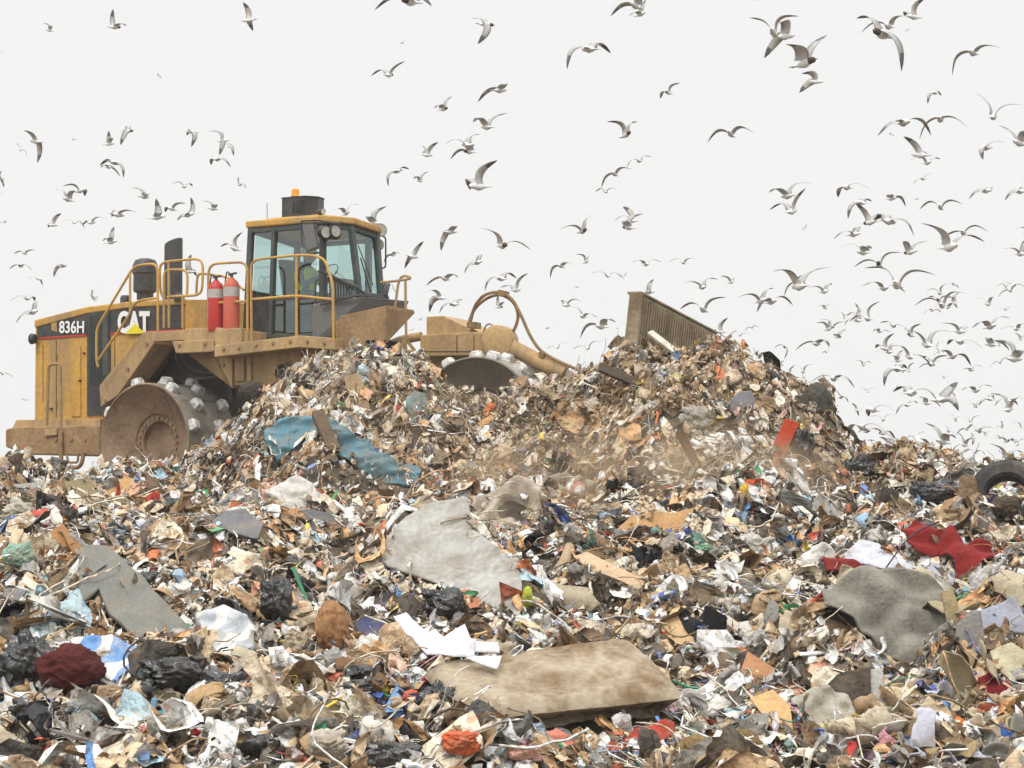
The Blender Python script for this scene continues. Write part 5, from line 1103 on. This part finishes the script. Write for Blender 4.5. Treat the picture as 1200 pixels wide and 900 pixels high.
x, y = scatter(35.5, 44.5, 260, 1.2, 22); k = ~excluded(x, y) | (RNG.random(len(x)) < .04); x, y = x[k], y[k]
pxs = 600 + F * x / y; ry_ = np.interp(pxs, rp, rY); k = (y < ry_ + 1.1); x, y, pxs = x[k], y[k], pxs[k]
dst = np.clip(.30 * np.exp(-((pxs - 770) / 240) ** 2) + .16 * (pxs > 280), 0, .5)
tot += mass('heaped_refuse', x, y, 'dusty brown refuse pushed into a high heap by the compactor', 'refuse', 32, dst, .8, .24, .8)
# low refuse behind the crest and to the sides
x = RNG.uniform(-16, 16, 5200); y = RNG.uniform(39, 50, 5200); pxs = 600 + F * x / y; ry_ = np.interp(pxs, rp, rY); k = y > ry_ + .9
tot += mass('far_refuse', x[k], y[k], 'scattered refuse on the flat ground behind the heap', 'refuse', 33, np.zeros(k.sum()) + .2, 1.0)
x = np.concatenate([RNG.uniform(-13, -3.5, 9000), RNG.uniform(3.5, 13, 9000)]); y = RNG.uniform(14, 40, 18000); k = (np.abs(x) > .188 * y + .85) & (np.abs(x) < .188 * y + 4.5)
tot += mass('side_refuse', x[k], y[k], 'refuse beyond the left and right edges of the view', 'refuse', 34, np.zeros(k.sum()) + .05, 1.5)
print('refuse tris', tot)

# curled foam offcuts at the lower right
def offcut(px, py, s, a0, span, wd, colr, label):
    g = hit(px, min(py + 8, 899), .03); c = at(px, py, g.y - .12); m = MB(); n = 14; vs = []
    if True:
        band = s >= .19
        PV, PT = p_fold(np.random.default_rng(int(px * 7 + py)), 14, 5, 1.3, .16, .2 if band else random.uniform(.25, .8), jit=.02); P = (PV * s * (3.4 if band else random.uniform(2.4, 3.8))) @ rotm(np.random.default_rng(int(px + py * 3)), 1, .8)[0].T
        m.add([c + Vector(p) for p in P], [tuple(int(i) for i in t) for t in PT]); o = m.build('foam_offcut', lookmat('hard', colr, .8), smooth=True); sm = o.modifiers.new('t', 'SOLIDIFY'); sm.thickness = .009
        tag(o, label, 'offcut', 'curled foam offcuts at the lower right'); return o
    ax = Vector((math.cos(a0), -.55, math.sin(a0) * .6)).normalized(); u = ax.orthogonal().normalized(); v = ax.cross(u)
    for i in range(n + 1):
        t = span * i / n; r = s * (1 - .35 * i / n); p = c + u * math.cos(t) * r + v * math.sin(t) * r
        nr = (u * math.cos(t) + v * math.sin(t)) * .012; ww = wd * (.6 + .4 * math.sin(math.pi * (i + .6) / (n + 1.2)))
        vs += [p - ax * ww - nr, p + ax * ww - nr, p + ax * ww + nr, p - ax * ww + nr]
    fs = [(0,1,2,3), (4*n+3,4*n+2,4*n+1,4*n)]
    for i in range(n):
        for k in range(4): fs.append((4*i+k, 4*i+(k+1)%4, 4*i+4+(k+1)%4, 4*i+4+k))
    m.add(vs, fs); o = m.build('foam_offcut', lookmat('hard', colr, .8), smooth=True); tag(o, label, 'offcut', 'curled foam offcuts at the lower right'); return o
ORD = ['leftmost','second','third','fourth','fifth','sixth','seventh','eighth','ninth','tenth','eleventh','twelfth','thirteenth','fourteenth','fifteenth','sixteenth','seventeenth','eighteenth','nineteenth','twentieth']
ROWS = [('top', 822), ('second', 846), ('third', 868), ('bottom', 888)]
cls = [((214,204,180),'cream'),((180,166,138),'beige'),((188,190,204),'lavender'),((224,220,206),'ivory'),((160,136,96),'tan'),((140,138,130),'grey'),((132,108,76),'brown')]
for rn, yy in ROWS:
    for k in range(10):
        c_, cn = random.choice(cls)
        offcut(1052 + k * 16 + random.uniform(-5, 5), yy + random.uniform(-11, 11), random.uniform(.06, .16), random.uniform(0, 3), random.uniform(1.6, 4.0), random.uniform(.06, .11), c_,
               f'{cn} curled foam offcut, {ORD[k]} from the left in the {rn} row, lower right' if k else f'{cn} curled foam offcut, leftmost in the {rn} row at the lower right')
for k, (x, y, s_) in enumerate([(1112,735,.3),(1160,745,.3),(1182,770,.3),(1130,812,.26),(1165,800,.22),(1100,700,.2)]):
    offcut(x, y, s_, 1.3 + .3*k, 1.7, .10, (150+6*k, 138+6*k, 108+6*k), ['long beige foam band hanging right of the grey blanket','wide beige foam band curling under the lavender panel','beige foam band at the right edge above the curls','flat cream foam band just below the grey felt strip','cream foam band beside the low red corner','narrow beige foam band between the grey blanket and the red carpet'][k])

# ---- larger loose pieces, one object each, named by what they lie beside
NAMED = [('white',(218,214,206)),('cream',(200,186,160)),('tan',(176,146,108)),('brown',(122,92,62)),('grey',(132,132,128)),('charcoal',(70,70,72)),('black',(34,34,36)),('pale blue',(150,176,200)),('blue',(52,92,160)),('red',(172,44,40)),('orange',(216,100,56)),('green',(70,146,96)),('pink',(214,160,150)),('yellow',(212,184,76))]
cwt = [.30,.17,.13,.08,.11,.05,.10,.03,.010,.010,.008,.006,.015,.008]
KD = [('film','plastic_film','crumpled plastic film','plastic film','film'),('rag','cloth_rag','twisted rag','rag','cloth'),('bag','plastic_bag','tied bag','bag','film'),('paper','paper_scrap','creased paper scrap','paper','card'),('shard','board_piece','broken board piece','board','card'),('stick','wood_stick','short stick','stick','wood'),('bottle','plastic_bottle','squashed bottle','bottle','hard'),('box','small_box','crushed small box','box','card')]
kdw = [.24,.18,.22,.1,.12,.05,.04,.05]
def relation(px, py):
    best = sorted(LANDP, key=lambda l: (l[1] - px) ** 2 + (1.3 * (l[2] - py)) ** 2)[0]; dx, dy = px - best[1], py - best[2]; d = math.hypot(dx, dy)
    w_ = ('right of' if dx > 0 else 'left of') if abs(dx) > abs(dy) * 1.2 else ('below' if dy > 0 else 'above')
    return ('just ' if d < 26 else '') + w_, best[0]
LANDP = [(l[0], *pxof(l[1], l[2], l[3])) for l in LAND]
seen = set(); cnt = 0; rs = np.random.default_rng(77)
for _ in range(1500):
    if cnt >= 290: break
    px = rs.uniform(6, 1194); py = rs.uniform(560, 893) if rs.random() < .45 else rs.uniform(660, 893) if rs.random() < .6 else rs.uniform(420, 560)
    g = hit(px, py, .03)
    q = pxof(*g)
    if MISS or abs(q[1] - py) > 5 or g.y > 41 or any(excluded(np.array([g.x]), np.array([g.y + k_]))[0] for k_ in (0, .25, .5, .8, 1.1)): continue
    ci = rs.choice(len(NAMED), p=np.array(cwt) / sum(cwt)); kd = KD[rs.choice(len(KD), p=np.array(kdw) / sum(kdw))]
    if px < 560 and py > 660 and rs.random() < .25: ci = 6 if rs.random() < .7 else 0; kd = KD[0] if rs.random() < .6 else KD[2]
    if kd[0] in ('shard', 'stick', 'box') and NAMED[ci][0] not in ('white', 'cream', 'tan', 'brown', 'grey'): ci = 2
    wd, ln_ = relation(px, py); lab = f'{NAMED[ci][0]} {kd[2]} {wd} {ln_}'
    if lab in seen or len(lab.split()) > 16: continue
    seen.add(lab); cnt += 1
    PV, PT = KINDS[kd[0]][rs.integers(0, len(KINDS[kd[0]]))]
    if kd[0] in ('film', 'rag'): PV, PT = p_fold(rs, 24, 14, 1.5, .04)
    if kd[0] == 'bag': PV, PT = p_ball(rs, 3, .45)
    lo, hi = size[kd[0]]; s_ = rs.uniform(hi * .7, hi * 1.15) * (.8 if py < 560 else 1) * (.6 if NAMED[ci][0] in ('blue', 'red', 'orange', 'green', 'pink', 'yellow') else 1)
    P = (PV * s_) @ rotm(rs, 1, .45)[0].T
    me = bpy.data.meshes.new(kd[1]); me.from_pydata(P.tolist(), [], PT.tolist()); me.materials.append(lookmat('black' if NAMED[ci][0] == 'black' and kd[4] == 'film' else kd[4], NAMED[ci][1], .5))
    me.polygons.foreach_set('use_smooth', [kd[0] in ('rag', 'bottle', 'bag', 'film', 'paper')] * len(me.polygons))
    o = bpy.data.objects.new(kd[1], me); COL.objects.link(o); o.location = g + Vector((0, -.03, .07)); tag(o, lab, kd[3])
# ---------------------------------------------------------------- gulls: body x,y, one wing tip, the other wing tip (photo pixels)
GU = """58 36 51 26 61 33;135 32 134 10 152 33;291 24 283 4 292 33;-2 60 5 63 -9 62;186 89 184 87 188 91;42 166 28 155 41 190;86 164 83 163 89 164;128 169 129 153 136 164;150 154 146 146 144 171;226 155 219 157 227 173
262 165 245 153 260 184;270 172 273 183 265 169;24 176 17 168 31 184;254 187 244 192 270 197;134 191 117 193 147 209;127 196 119 198 140 207;1 210 1 200 3 219;2 226 -3 227 6 224;94 224 74 218 99 228;79 234 61 221 96 227
169 231 154 219 175 235;216 219 201 216 226 217;281 217 280 207 289 221;185 255 185 232 190 254;201 245 190 247 218 238;221 252 225 230 212 260;250 245 236 235 254 243;62 264 74 251 56 265;87 261 72 261 97 266;107 261 97 262 125 257
138 252 131 252 163 251;131 284 135 265 125 284;5 261 -2 262 10 260;29 297 16 297 43 294;24 312 10 315 37 317;45 327 32 328 47 333;73 312 64 325 79 315;111 351 108 339 117 346;32 350 13 354 40 352;39 366 20 380 41 351
275 292 283 272 256 288;222 318 222 298 226 322;3 438 -8 440 16 444;30 469 25 469 36 470;480 2 437 9 502 12;570 29 554 19 563 54;471 51 468 51 475 50;456 88 436 87 476 73;520 128 531 112 511 129;586 106 561 120 594 104
570 149 552 146 594 131;546 170 560 156 520 170;549 178 527 185 553 174;501 182 515 168 497 171;465 201 454 219 477 197;492 212 501 200 484 211;560 219 580 187 546 219;406 250 422 239 392 248;437 262 451 240 430 258;528 272 519 294 537 268
589 288 566 269 623 292;560 308 545 321 566 299;522 327 500 335 539 327;484 301 476 313 498 284;460 299 449 307 467 298;587 327 567 341 603 325;605 340 620 321 588 336;585 360 585 346 593 355;515 349 500 343 501 364;532 357 514 367 539 351
493 375 489 376 497 373;483 387 479 388 487 386;461 339 458 333 463 343;642 385 639 386 645 384;744 7 715 16 760 1;751 17 738 21 759 -2;690 58 662 82 713 58;783 109 773 114 796 97;734 158 712 142 749 140;856 157 829 165 882 157
749 189 734 197 763 183;889 0 884 2 894 -1;720 204 704 219 740 199;710 225 699 224 724 223;683 271 656 269 696 250;740 259 729 243 719 260;736 267 752 249 727 266;687 307 675 298 695 296;657 312 644 325 671 311;757 310 741 308 776 307
801 308 784 307 816 305;712 323 692 321 731 327;732 323 724 324 739 320;823 337 801 332 841 327;857 331 845 323 865 323;824 363 796 361 850 348;761 343 768 327 757 346;676 337 673 337 679 336;664 358 660 353 682 354;683 371 667 359 699 373
704 383 679 395 718 379;653 407 641 409 667 403;689 408 672 409 706 401;844 389 851 372 838 392;867 393 855 389 879 392;881 384 873 388 890 384;892 353 864 349 910 336;904 354 888 366 931 357;906 38 878 18 935 19;920 43 899 69 915 30
944 74 974 39 923 57;956 96 939 110 940 86;1033 40 1004 15 1052 85;1041 31 1009 37 1066 24;1070 20 1083 -4 1060 14;1064 35 1061 37 1068 36;1140 62 1116 87 1170 59;1095 109 1085 122 1103 110;1164 137 1146 108 1195 124;1059 144 1029 161 1094 157
1102 140 1079 163 1132 151;1044 158 1041 156 1048 160;1194 168 1171 146 1206 160;1155 174 1147 190 1177 166;1078 182 1056 162 1084 179;922 230 897 228 950 214;928 248 906 244 945 222;944 267 941 271 946 263;992 220 982 230 1018 222;1008 238 991 256 1021 234
1019 261 1000 240 1036 251;1001 275 977 281 1011 268;1011 296 984 290 1015 294;1030 310 1001 312 1056 296;1051 334 1014 312 1094 322;1036 338 1011 336 1063 342;936 336 901 320 972 312;932 332 920 347 947 325;966 342 946 338 978 332;1087 191 1066 189 1105 185
1082 210 1070 216 1094 203;1156 224 1136 234 1166 220;1196 225 1178 236 1204 217;1045 233 1039 232 1063 241;1074 234 1072 234 1077 234;1102 243 1078 244 1127 239;1042 260 1071 277 1032 256;1129 273 1105 280 1157 273;1113 290 1080 263 1158 282;1066 296 1087 282 1056 284
1196 298 1174 292 1204 280;1206 272 1189 270 1212 266;1188 334 1170 335 1206 346;1104 358 1072 359 1131 345;1118 334 1113 332 1124 338;957 403 933 411 972 408;920 407 907 408 918 420;968 413 963 415 975 411;1004 369 1003 355 994 370;1017 374 1030 353 996 376
982 395 993 386 977 394;1037 409 1046 390 1026 407;941 436 952 427 929 427;925 438 921 446 930 428;977 444 949 449 998 455;1004 481 997 473 1006 487;1023 481 1018 488 1047 482;1010 501 994 513 1039 509;1086 404 1057 387 1116 388;1125 389 1103 379 1138 383
1161 383 1139 385 1186 372;1066 418 1041 406 1092 430;1125 401 1111 403 1150 409;1117 418 1093 416 1140 428;1051 433 1033 452 1063 431;1065 435 1072 425 1059 437;1092 427 1084 418 1111 418;1161 404 1153 402 1183 411;1189 421 1167 397 1195 418;1172 425 1161 430 1181 418
1191 386 1172 386 1201 383;1196 398 1189 390 1203 392;1144 458 1126 458 1165 453;1051 455 1054 450 1045 457;1068 461 1054 458 1099 472;1063 475 1050 486 1078 473;1105 469 1126 450 1123 480;1086 473 1077 467 1104 477;1182 480 1162 460 1195 465;1160 468 1145 475 1165 466
1104 518 1084 496 1113 514;1111 506 1107 498 1117 508;1133 503 1121 511 1144 501;1147 505 1165 501 1143 509;1174 501 1172 493 1168 501;1197 500 1185 496 1208 504;1080 507 1076 511 1082 507;1179 539 1160 520 1203 531;1192 521 1188 513 1204 515;1131 538 1126 544 1139 537
1153 552 1120 555 1170 545;1096 537 1102 530 1092 541;1069 530 1090 525 1061 532;1042 524 1029 513 1048 529;1057 524 1051 517 1062 528;1140 513 1140 507 1140 522;1198 467 1192 464 1205 468;1012 428 1002 423 1022 425;985 466 976 455 992 472"""
gw = material('gull_white_feathers', (.74, .735, .72), .8); gg = material('gull_grey_wing', (.44, .43, .42), .8, dirt=.4, dirtcol=(.30, .275, .25), scale=14)
gd = material('gull_dark_wingtip', (.11, .11, .11), .8); gbk = material('gull_beak', (.32, .13, .06), .6); gun = material('gull_under_wing', (.58, .55, .51), .8, dirt=.4, dirtcol=(.38, .34, .29), scale=14)
ghd = material('gull_brown_head', (.07, .05, .04), .8)
def gull(px, py, l, r, flip, hood):
    lx, ly, rx, ry = l[0] - px, l[1] - py, r[0] - px, r[1] - py; ml = max(math.hypot(lx, ly), math.hypot(rx, ry)); Lw = .50
    s = max(ml / (Lw * .97), 9.0); D = min(F / s, 300.0)
    if py > 350 and D < 43 and px > 850: D = 43.0
    D = max(D, 30.0)
    if 380 < px < 480 and 225 < py < 350: D = max(D, 50.0)
    if px < 300 and py > 280: D = max(D, 50.0)
    c = at(px, py, D); s = F / D
    def tip(dx, dy, sg):
        p = math.hypot(dx, dy) / s; d = math.sqrt(max(0, Lw * Lw - p * p)) * sg; return Vector((dx / s, d * .85, -dy / s))
    TL, TR = tip(lx, ly, 1 if flip else -1), tip(rx, ry, -1 if flip else 1)
    if abs(lx - rx) < 10 and ml > 12:      # side on: keep wings on opposite sides in depth
        pass
    lat = TR - TL; lat.z *= .6; lat.normalize()
    fwd = Vector((0, 0, 1)).cross(lat); fwd = fwd.normalized() if fwd.length > .1 else Vector((1, 0, 0))
    if random.random() < .5 and abs(fwd.y) > .6: fwd = -fwd
    fwd.z = random.uniform(-.1, .15); fwd.normalize(); sd_ = fwd.cross(Vector((0, 0, 1))).normalized(); up = sd_.cross(fwd)
    if lat.dot(sd_) < 0: TL, TR = TR, TL
    vs, fs, ms = [], [], []
    prof = [(.205,.004,.004),(.17,.012,.012),(.145,.034,.036),(.11,.040,.042),(.07,.042,.046),(.0,.058,.060),(-.08,.046,.046),(-.15,.026,.020),(-.19,.040,.010),(-.25,.055,.005)]
    n = 8
    for i, (a, w_, h) in enumerate(prof):
        for k in range(n):
            t = 6.283 * k / n; vs.append(fwd * a + sd_ * math.cos(t) * w_ + up * (math.sin(t) * h + (.012 if a > .06 else 0)))
    for i in range(len(prof) - 1):
        for k in range(n): fs.append((i*n+k, i*n+(k+1) % n, (i+1)*n+(k+1) % n, (i+1)*n+k)); ms.append(3 if i == 0 else (5 if hood and i < 4 else 0))
    fs.append(tuple(range(n))[::-1]); ms.append(3); fs.append(tuple(range((len(prof)-1)*n, len(prof)*n))); ms.append(0)
    for T, sg in ((TL, -1), (TR, 1)):
        Sh = sd_ * sg * .035 + up * .03; d = T - Sh; dn = d.normalized(); b = up - dn * up.dot(dn)
        if b.length < .3: b = sd_ * sg - dn * (sd_ * sg).dot(dn)
        b.normalize(); fw = fwd - dn * fwd.dot(dn)
        if fw.length < .3: fw = up
        fw.normalize(); bul = random.uniform(.07, .15); m = 8; base = len(vs); nrm = dn.cross(fw)
        if nrm.dot(up) < 0: nrm = -nrm
        for i in range(m + 1):
            t = i / m; w1 = math.sin(math.pi * min(1, t / .84) * .5) if t < .42 else math.cos((t - .42) / .58 * math.pi / 2)
            p = Sh + d * t + b * bul * math.sin(math.pi * t ** .8) * .9 + fw * .05 * math.sin(math.pi * t ** .75)
            ch = np.interp(t, [0, .12, .42, .7, .9, 1], [.20, .19, .175, .13, .065, .012]); sw = -.06 * t * t
            for (cf, th) in ((.35, .0), (.1, .010), (-.65, .0), (.1, -.006)):
                vs.append(p + fw * (ch * cf + sw) + nrm * th * (1 - .8 * t))
        for i in range(m):
            for k in range(4):
                q = base + i * 4; fs.append((q + k, q + (k + 1) % 4, q + 4 + (k + 1) % 4, q + 4 + k)); t = (i + .5) / m
                ms.append(2 if t > .80 or (t > .6 and k in (1, 2)) else (1 if k in (0, 1) else 4))
        fs.append(tuple(base + m * 4 + k for k in range(4))); ms.append(2)
    me = bpy.data.meshes.new('seagull'); me.from_pydata([tuple(v) for v in vs], [], fs)
    for mt in (gw, gg, gd, gbk, gun, ghd): me.materials.append(mt)
    me.polygons.foreach_set('material_index', ms); me.polygons.foreach_set('use_smooth', [True] * len(ms))
    bm = bmesh.new(); bm.from_mesh(me); bmesh.ops.recalc_face_normals(bm, faces=bm.faces); bm.to_mesh(me); bm.free()
    o = bpy.data.objects.new('seagull', me); COL.objects.link(o); o.location = c; return o
def wingword(a):
    px, py, lx, ly, rx, ry = a; u1, u2 = py - ly, py - ry; w_ = abs(lx - rx)
    if max(abs(lx-px), abs(ly-py), abs(rx-px), abs(ry-py)) < 8: return 'tiny and distant'
    if u1 > 8 and u2 > 8: return 'both wings raised'
    if u1 < -8 and u2 < -8: return 'both wings lowered'
    if (u1 > 8) != (u2 > 8): return 'one wing raised'
    return 'wings held level' if w_ > 18 else 'wings half folded'
NUM = ['leftmost','second','third','fourth','fifth','sixth','seventh','eighth','ninth','tenth','eleventh','twelfth','thirteenth','fourteenth','fifteenth','sixteenth','seventeenth','eighteenth','nineteenth','twentieth','twenty-first','twenty-second','twenty-third','twenty-fourth','twenty-fifth','twenty-sixth', 'twenty-seventh', 'twenty-eighth', 'twenty-ninth', 'thirtieth']
CX = [(0,110,'the far left'),(110,240,'the engine hood'),(240,460,'the cab'),(460,610,'the hoses'),(610,720,'the heap middle'),(720,870,'the blade'),(870,985,'the tangled ball'),(985,1060,'the right crest'),(1060,1130,'the crest black bag'),(1130,1300,'the tyre')]
CY = [(-50,70,'at the very top'),(70,150,'high'),(150,215,'fairly high'),(215,290,'midway up'),(290,360,'rather low'),(360,430,'low'),(430,485,'very low'),(485,600,'skimming')]
L = [tuple(float(v) for v in s.split()) for row in GU.split('\n') for s in row.split(';')]
for _ in range(44):
    x = 955 + 245 * random.random() ** .8; y = random.uniform(325, 535); sp = random.uniform(9, 21); a1, a2 = random.uniform(-.5, 1.1), random.uniform(-.5, 1.1); k1, k2 = random.uniform(.5, 1), random.uniform(.5, 1)
    if x < 1000 and y > 430: y -= 120
    L.append((round(x), round(y), round(x - sp * k1 * math.cos(a1)), round(y - sp * k1 * math.sin(a1)), round(x + sp * k2 * math.cos(a2)), round(y - sp * k2 * math.sin(a2))))
cells = {}
for a in L:
    i = next(k for k, c in enumerate(CX) if a[0] < c[1]); j = next(k for k, c in enumerate(CY) if a[1] < c[1]); cells.setdefault((i, j), []).append(a)
for (i, j), g_ in cells.items():
    g_.sort()
    for k, a in enumerate(g_):
        o = gull(a[0], a[1], (a[2], a[3]), (a[4], a[5]), random.random() < .5, random.random() < .2)
        first = (f'{NUM[k]} gull from the left' if k else 'leftmost gull') if len(g_) > 1 else 'only gull'
        tag(o, f'{first} {CY[j][2]} above {CX[i][2]}, {wingword(a)}'.replace('the crest black bag', 'the black bag'), 'gull', 'gulls wheeling above the landfill')

# ---------------------------------------------------------------- dust cloud and haze
def volume_box(name, cx, cy, cz, sx, sy, sz, mat, label, cat, ball=False):
    bm = bmesh.new()
    if ball: bmesh.ops.create_icosphere(bm, subdivisions=3, radius=1)
    else: bmesh.ops.create_cube(bm, size=2)
    for v in bm.verts: v.co = Vector((v.co.x * sx, v.co.y * sy, v.co.z * sz))
    me = bpy.data.meshes.new(name); bm.to_mesh(me); bm.free(); me.materials.append(mat); o = bpy.data.objects.new(name, me); COL.objects.link(o); o.location = (cx, cy, cz); tag(o, label, cat, None, 'stuff'); return o
def volmat(name, col, dens, noisy=False):
    m = bpy.data.materials.new(name); m.use_nodes = True; t = m.node_tree; t.nodes.clear(); v = t.nodes.new('ShaderNodeVolumePrincipled'); v.inputs['Color'].default_value = (*col, 1); v.inputs['Density'].default_value = dens; v.inputs['Anisotropy'].default_value = .2
    o = t.nodes.new('ShaderNodeOutputMaterial'); t.links.new(v.outputs[0], o.inputs['Volume'])
    if noisy:
        tc = t.nodes.new('ShaderNodeTexCoord'); ln = t.nodes.new('ShaderNodeVectorMath'); ln.operation = 'LENGTH'; mp = t.nodes.new('ShaderNodeMapping'); mp.inputs['Scale'].default_value = noisy
        t.links.new(tc.outputs['Object'], mp.inputs[0]); t.links.new(mp.outputs[0], ln.inputs[0])
        fo = t.nodes.new('ShaderNodeMapRange'); fo.inputs[1].default_value = 1; fo.inputs[2].default_value = .2; fo.inputs[3].default_value = 0; fo.inputs[4].default_value = 1; t.links.new(ln.outputs['Value'], fo.inputs[0])
        n = t.nodes.new('ShaderNodeTexNoise'); n.inputs['Scale'].default_value = .9; n.inputs['Detail'].default_value = 3; t.links.new(tc.outputs['Object'], n.inputs['Vector'])
        mr = t.nodes.new('ShaderNodeMapRange'); mr.inputs[1].default_value = .4; mr.inputs[2].default_value = .7; mr.inputs[3].default_value = 0; mr.inputs[4].default_value = dens; t.links.new(n.outputs['Fac'], mr.inputs[0])
        mu = t.nodes.new('ShaderNodeMath'); mu.operation = 'MULTIPLY'; t.links.new(fo.outputs[0], mu.inputs[0]); t.links.new(mr.outputs[0], mu.inputs[1]); t.links.new(mu.outputs[0], v.inputs['Density'])
    return m
d1 = at(760, 586, 35.2); S1 = (2.9, 2.0, 1.15)
volume_box('dust_cloud', d1.x, d1.y, d1.z, *S1, volmat('brown_dust', (.78, .62, .43), 2.8, tuple(1 / q for q in S1)), 'brown dust cloud drifting in front of the pushed heap', 'dust', True)
volume_box('haze', 0, 160, 20, 90, 172, 22.5, volmat('pale_haze', (.95, .95, .95), HAZE), 'pale haze over the landfill', 'haze')
for o in list(bpy.data.objects):
    if '_w' in o: del o['_w']
